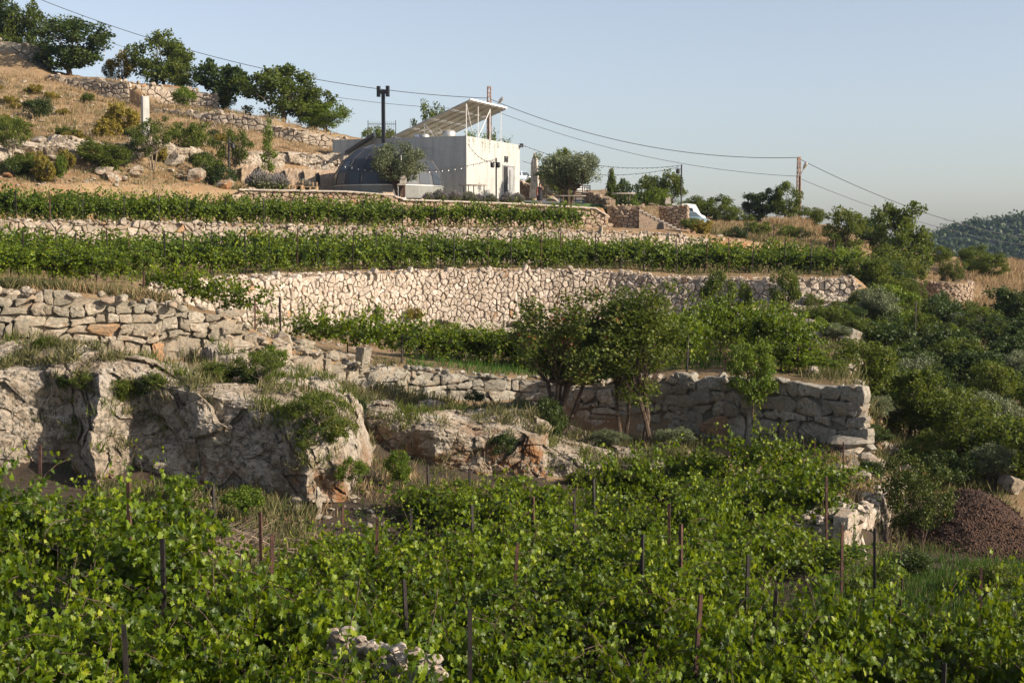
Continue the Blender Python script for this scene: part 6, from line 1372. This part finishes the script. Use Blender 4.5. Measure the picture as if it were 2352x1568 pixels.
# cars
def car(px, py, Y, rz, body, label, L=4.3, H=1.5, van=False, name='parked_car'):
    t = thing(name, label, 'van' if van else 'car', P(px, py, Y), rz); W = 1.75
    if van: st = [(-.5, .45, .8, .8, .6), (-.48, .35, 1.0, 1.9, .9), (-.30, .3, 1.05, 2.1, .95), (.15, .3, 1.05, 2.1, .95), (.30, .3, 1.05, 2.0, .92), (.40, .3, 1.0, 1.15, .9), (.49, .35, .9, .95, .85), (.5, .45, .7, .75, .7)]
    else: st = [(-.5, .45, .75, .78, .75), (-.48, .28, .85, .92, .88), (-.40, .2, .92, 1.12, .93), (-.25, .18, .95, H - .04, .95), (-.02, .18, .95, H, .95), (.10, .18, .94, H - .06, .95), (.24, .18, .90, .98, .95), (.40, .2, .82, .86, .93), (.48, .3, .70, .74, .85), (.5, .42, .6, .62, .7)]
    V = []
    for x, zb_, zbelt, zr_, hw in st:
        w2 = W / 2 * hw; wr = w2 * (.78 if zr_ > zbelt + .2 else .95)
        V += [(x * L, -w2 * .9, zb_), (x * L, -w2, (zb_ + zbelt) / 2), (x * L, -w2 * .98, zbelt), (x * L, -wr, zr_ - .05), (x * L, -wr * .6, zr_), (x * L, wr * .6, zr_), (x * L, wr, zr_ - .05), (x * L, w2 * .98, zbelt), (x * L, w2, (zb_ + zbelt) / 2), (x * L, w2 * .9, zb_)]
    n = 10; ns_ = len(st); f = [[i * n + j, i * n + (j + 1) % n, (i + 1) * n + (j + 1) % n, (i + 1) * n + j] for i in range(ns_ - 1) for j in range(n)]
    c0 = len(V); V += [(st[0][0] * L, 0, .6), (st[-1][0] * L, 0, .55)]
    f3 = [[c0, (j + 1) % n, j] for j in range(n)] + [[c0 + 1, (ns_ - 1) * n + j, (ns_ - 1) * n + (j + 1) % n] for j in range(n)]
    mb = MB(); mb.add(V, f4=f, f3=f3); mb.build('body', body, t, smooth=True)
    for sgn in (-1, 1):
        for x0, x1, x0t, x1t in (((-.05, .19, -.04, .08), (-.36, -.09, -.24, -.08)) if not van else ((.12, .30, .13, .26), (-.3, .05, -.3, .05))):
            zb_, zt_ = (1.0, H - .12) if not van else (1.15, 1.7); wb, wt = W / 2 * .95, W / 2 * (.79 if not van else .80)
            mb = MB(); mb.add([(x0 * L, sgn * wb, zb_), (x1 * L, sgn * wb, zb_), (x1t * L, sgn * wt, zt_), (x0t * L, sgn * wt, zt_)] + [(x0 * L, sgn * (wb - .06), zb_), (x1 * L, sgn * (wb - .06), zb_), (x1t * L, sgn * (wt - .06), zt_), (x0t * L, sgn * (wt - .06), zt_)], f4=[[0, 1, 2, 3], [4, 7, 6, 5], [0, 4, 5, 1], [1, 5, 6, 2], [2, 6, 7, 3], [3, 7, 4, 0]]); mb.build('window', M['glass'], t)
    if not van:
        mb = MB(); mb.add([(.235 * L, -.66, 1.0), (.235 * L, .66, 1.0), (.115 * L, .56, H - .08), (.115 * L, -.56, H - .08), (.22 * L, -.66, .98), (.22 * L, .66, .98), (.10 * L, .56, H - .1), (.10 * L, -.56, H - .1)], f4=[[0, 1, 2, 3], [4, 7, 6, 5], [0, 4, 5, 1], [1, 5, 6, 2], [2, 6, 7, 3], [3, 7, 4, 0]]); mb.build('windshield', M['glass'], t)
        for s in (-1, 1): mb = MB(); mb.box((.12 * L, s * (W / 2 + .06), 1.0), (.12, .16, .12)); mb.build('mirror', body, t)
        for s in (-1, 1): mb = MB(); mb.box((.475 * L, s * .62, .66), (.10, .3, .12)); mb.build('headlight', M['white'], t)
    for xx in (-.31, .31):
        for s in (-1, 1):
            mb = MB(); mb.cyl((xx * L, s * (W / 2 - .2), .33), (xx * L, s * (W / 2 + .01), .33), .33, n=18); wh = mb.build('wheel', M['tyre'], t)
            mb = MB(); mb.cyl((xx * L, s * (W / 2 - .02), .33), (xx * L, s * (W / 2 + .025), .33), .2, n=12); mb.build('rim', M['steel'], wh)
car(1196, 426, 150, .5, M['car_silver'], 'pale blue car parked behind the right corner of the building')
car(1312, 449, 146, -1.2, M['car_white'], 'white car seen through the trunk of the sunlit olive tree')
car(1578, 525, 123.5, -.9, M['car_blue'], 'grey blue car parked right of the stone block wall')
car(1562, 521, 130, -.25, M['car_white'], 'white van parked behind the grey blue car', 4.6, van=True, name='parked_van')

# woman on the path
pz = G(1240, 116.2); pw = thing('person', 'woman in long black dress with rust red wrap over one arm beside the building', 'person', pz, .2)
def skin(name, verts, edges, rad, material, parent, sub=2):
    me = bpy.data.meshes.new(name); me.from_pydata(verts, edges, []); o = link(name, me, parent); me.materials.append(material)
    md = o.modifiers.new('skin', 'SKIN'); 
    for v, r_ in zip(me.skin_vertices[0].data, rad): v.radius = (r_, r_) if not isinstance(r_, tuple) else r_
    me.skin_vertices[0].data[0].use_root = True
    md.use_smooth_shade = True; s_ = o.modifiers.new('sub', 'SUBSURF'); s_.levels = sub; s_.render_levels = sub; return o
bv = [(0, 0, .88), (0, 0, 1.05), (0, 0, 1.25), (0, 0, 1.36), (0, -.01, 1.42), (0, -.02, 1.49), (0, -.01, 1.58),
      (.10, 0, .84), (.10, .03, .48), (.09, .02, .10), (.09, -.09, .03), (-.10, 0, .84), (-.12, -.12, .48), (-.12, -.02, .12), (-.12, -.14, .05),
      (.17, 0, 1.35), (.27, .02, 1.12), (.22, -.16, 1.22), (.16, -.20, 1.30), (-.17, 0, 1.35), (-.22, .02, 1.10), (-.21, -.05, .86), (-.21, -.08, .78)]
be = [(0, 1), (1, 2), (2, 3), (3, 4), (4, 5), (5, 6), (0, 7), (7, 8), (8, 9), (9, 10), (0, 11), (11, 12), (12, 13), (13, 14), (3, 15), (15, 16), (16, 17), (17, 18), (3, 19), (19, 20), (20, 21), (21, 22)]
br = [.13, .11, .12, .10, .05, .075, .085, .085, .058, .036, .035, .085, .058, .036, .035, .052, .038, .028, .03, .052, .038, .028, .03]
skin('body', bv, be, br, M['skin'], pw)
for s, base, dirv in ((1, (.155, -.205, 1.32), (-.02, -.01, .075)), (-1, (-.21, -.085, .76), (0, -.01, -.08))):
    for k in range(4):
        o_ = (k - 1.5) * .018; b3 = np.array(base) + (o_, 0, 0); d3 = np.array(dirv) * (1 - .1 * abs(k - 1.3)); mb = MB(); mb.tube([b3, b3 + d3 * .55, b3 + d3 + np.array([0, -.02, 0])], [.009, .008, .006], 5); mb.build('finger', M['skin'], pw)
    mb = MB(); b3 = np.array(base) + (.03 * s, -.01, -.02 * s); mb.tube([b3, b3 + np.array([.02 * s, -.02, .02 * s])], [.010, .008], 5); mb.build('thumb', M['skin'], pw)
mb = MB(); V = []; rows = [(.15, .13, 1.38, .0), (.17, .125, 1.28, 0), (.15, .115, 1.10, 0), (.18, .15, .90, 0), (.20, .19, .65, .02), (.23, .22, .42, .04), (.26, .25, .27, .06)]
for a_, b_, z_, fold in rows:
    for k in range(28): t_ = k * 2 * pi / 28; ff = 1 + fold * sin(t_ * 7) ; V.append((a_ * cos(t_) * ff, b_ * sin(t_) * ff, z_ + .02 * sin(t_ * 3) * fold * 10))
mb.add(V, f4=[[i * 28 + j, i * 28 + (j + 1) % 28, (i + 1) * 28 + (j + 1) % 28, (i + 1) * 28 + j] for i in range(6) for j in range(28)]); mb.build('dress', M['dress'], pw, True)
mb = MB(); mb.add(ICOV * np.array([.105, .115, .125]) + (0, .02, 1.59), f3=ICOF); mb.tube([(0, .09, 1.60), (.0, .11, 1.48), (0, .10, 1.30)], [.08, .085, .03], 8); mb.build('hair', M['hair'], pw, True)
mb = MB(); mb.tube([(-.12, .03, 1.38), (-.21, .0, 1.25), (-.24, -.01, 1.0), (-.24, 0, .7), (-.23, .01, .45)], [.06, .075, .07, .065, .05], 8); mb.build('wrap', M['shawl'], pw, True)

# brush pile, mulch mound
mb = MB(); r = np.random.default_rng(12)
for k in range(260):
    c0 = np.array([r.normal(0, .55), r.normal(0, .35), .06 + abs(r.normal(0, .18))]); a = r.uniform(-.5, .5) + (pi if r.random() < .5 else 0); L = r.uniform(.5, 1.5); d = np.array([cos(a), sin(a), r.uniform(-.05, .3)])
    pts = [c0 + d * L * t + np.array([0, 0, .18 * sin(pi * t)]) + r.normal(0, .04, 3) for t in (-.5, -.25, 0, .25, .5)]; mb.tube(pts, [.013, .012, .010, .007, .003], 4, cap=False)
o = mb.build('brush_pile', M['twig']); p = G(452, 31); o.location = p; o.scale = (1.2, 1, 1.15); tag(o, 'tangled pile of dry grey brown branches among the left vines', 'brush pile')
mb = MB(); n1, n2 = 40, 26; V = []
cx2, cy2 = X(2240, 38.5), 38.5; bz = -.95
for i in range(n1):
    a = i * 2 * pi / n1
    for j in range(n2): q = j / (n2 - 1); V.append((cx2 + 2.7 * q * cos(a), cy2 + 3.1 * q * sin(a), bz - .25 + 1.45 * math.exp(-2.6 * q * q)))
V = np.array(V); V[:, 2] += .12 * perlin(V * 1.2) + .05 * perlin(V * 5)
mb.add(V, f4=[[i * n2 + j, ((i + 1) % n1) * n2 + j, ((i + 1) % n1) * n2 + j + 1, i * n2 + j + 1] for i in range(n1) for j in range(n2 - 1)], var=.3)
q = r.random(5200) ** .5; a = r.uniform(0, 2 * pi, 5200); px_ = np.stack([cx2 + 2.7 * q * np.cos(a), cy2 + 3.1 * q * np.sin(a), bz - .25 + 1.45 * np.exp(-2.6 * q * q) + .12 * 0 + r.uniform(0, .08, 5200)], 1)
leaves(mb, px_, r.normal(0, 1, px_.shape), r.normal(0, .6, px_.shape) + (0, 0, 1), r.uniform(.03, .10, 5200), r.uniform(0, 1, 5200), KITE_V)
tag(mb.build('mulch_mound', M['mulch2'] if 'mulch2' in M else M['mulch']), 'rounded mound of reddish brown bark mulch at the right edge', 'mulch pile')

# ------------------------------------------------------------------ far hill with its woods
hx = np.arange(1500, 4200, 14.0); ridge = np.interp(hx, [1500, 1900, 2040, 2120, 2170, 2230, 2290, 2352, 2600, 3200, 4200], [640, 604, 572, 552, 538, 526, 512, 500, 474, 436, 480])
V = []; nv = 46
for a, py in zip(hx, ridge):
    zr_ = zpy(py, 760)
    for k in range(nv):
        t = k / (nv - 1); Y = 480 + 280 * t; V.append((X(a, Y), Y, -62 + (zr_ + 62) * (1 - (1 - t) ** 1.7)))
    V.append((X(a, 1100), 1100, -70))
V = np.array(V); m_ = V[:, 1] < 1000; V[m_, 2] += 6 * fbm(V[m_] * .012, 4) * np.clip((800 - V[m_, 1]) / 100, .15, 1); V[m_, 1] += 10 * fbm(V[m_] * .02 + 5, 3)
n = nv + 1; f = [[i * n + j, (i + 1) * n + j, (i + 1) * n + j + 1, i * n + j + 1] for i in range(len(hx) - 1) for j in range(n - 1)]
hl = link('hill', new_mesh('hill', V, F4=f, mats=[M['hill']], smooth=True)); hl['kind'] = 'structure'
mb = MB(); r = np.random.default_rng(2); HV = V.reshape(len(hx), n, 3)
for k in range(5600):
    i = int(r.integers(34, 80)); j = int(r.integers(6, nv)) if k > 260 else nv - 1 - int(r.integers(0, 2)); p = HV[i, j] + (r.normal(0, 3), 0, 0) + (HV[i, j - 1] - HV[i, j]) * r.random()
    s = r.uniform(.9, 2.4) if k > 260 else r.uniform(1.2, 3.2); rock_lump(mb, p + (0, 0, s * .5), (s, s, s * r.uniform(.7, 1.1)), r, hi=False, var=r.uniform(0, .8))
    if k < 260: d = r.normal(0, 1, (30, 3)); leaves(mb, p + (0, 0, s) + d * s * .55, r.normal(0, 1, (30, 3)), d, s * .5, r.uniform(0, .8, 30))
o = mb.build('hill_woods', M['leaf_dark']); tag(o, 'dark scrub woods covering the far hill', 'woods', kind='stuff')

# air
hz = MB(); hz.box((0, 540, 10), (2600, 1250, 170)); o = hz.build('haze', None) if False else link('haze', hz.mesh('haze', None))
o.data.materials.clear(); mh = bpy.data.materials.new('haze'); mh.use_nodes = True; nt = mh.node_tree; nt.nodes.clear()
out = nt.nodes.new('ShaderNodeOutputMaterial'); pv_ = nt.nodes.new('ShaderNodeVolumePrincipled'); pv_.inputs['Color'].default_value = (.55, .75, 1.0, 1); pv_.inputs['Density'].default_value = .00010; pv_.inputs['Anisotropy'].default_value = .2
nt.links.new(pv_.outputs[0], out.inputs['Volume']); o.data.materials.append(mh); tag(o, kind='stuff')
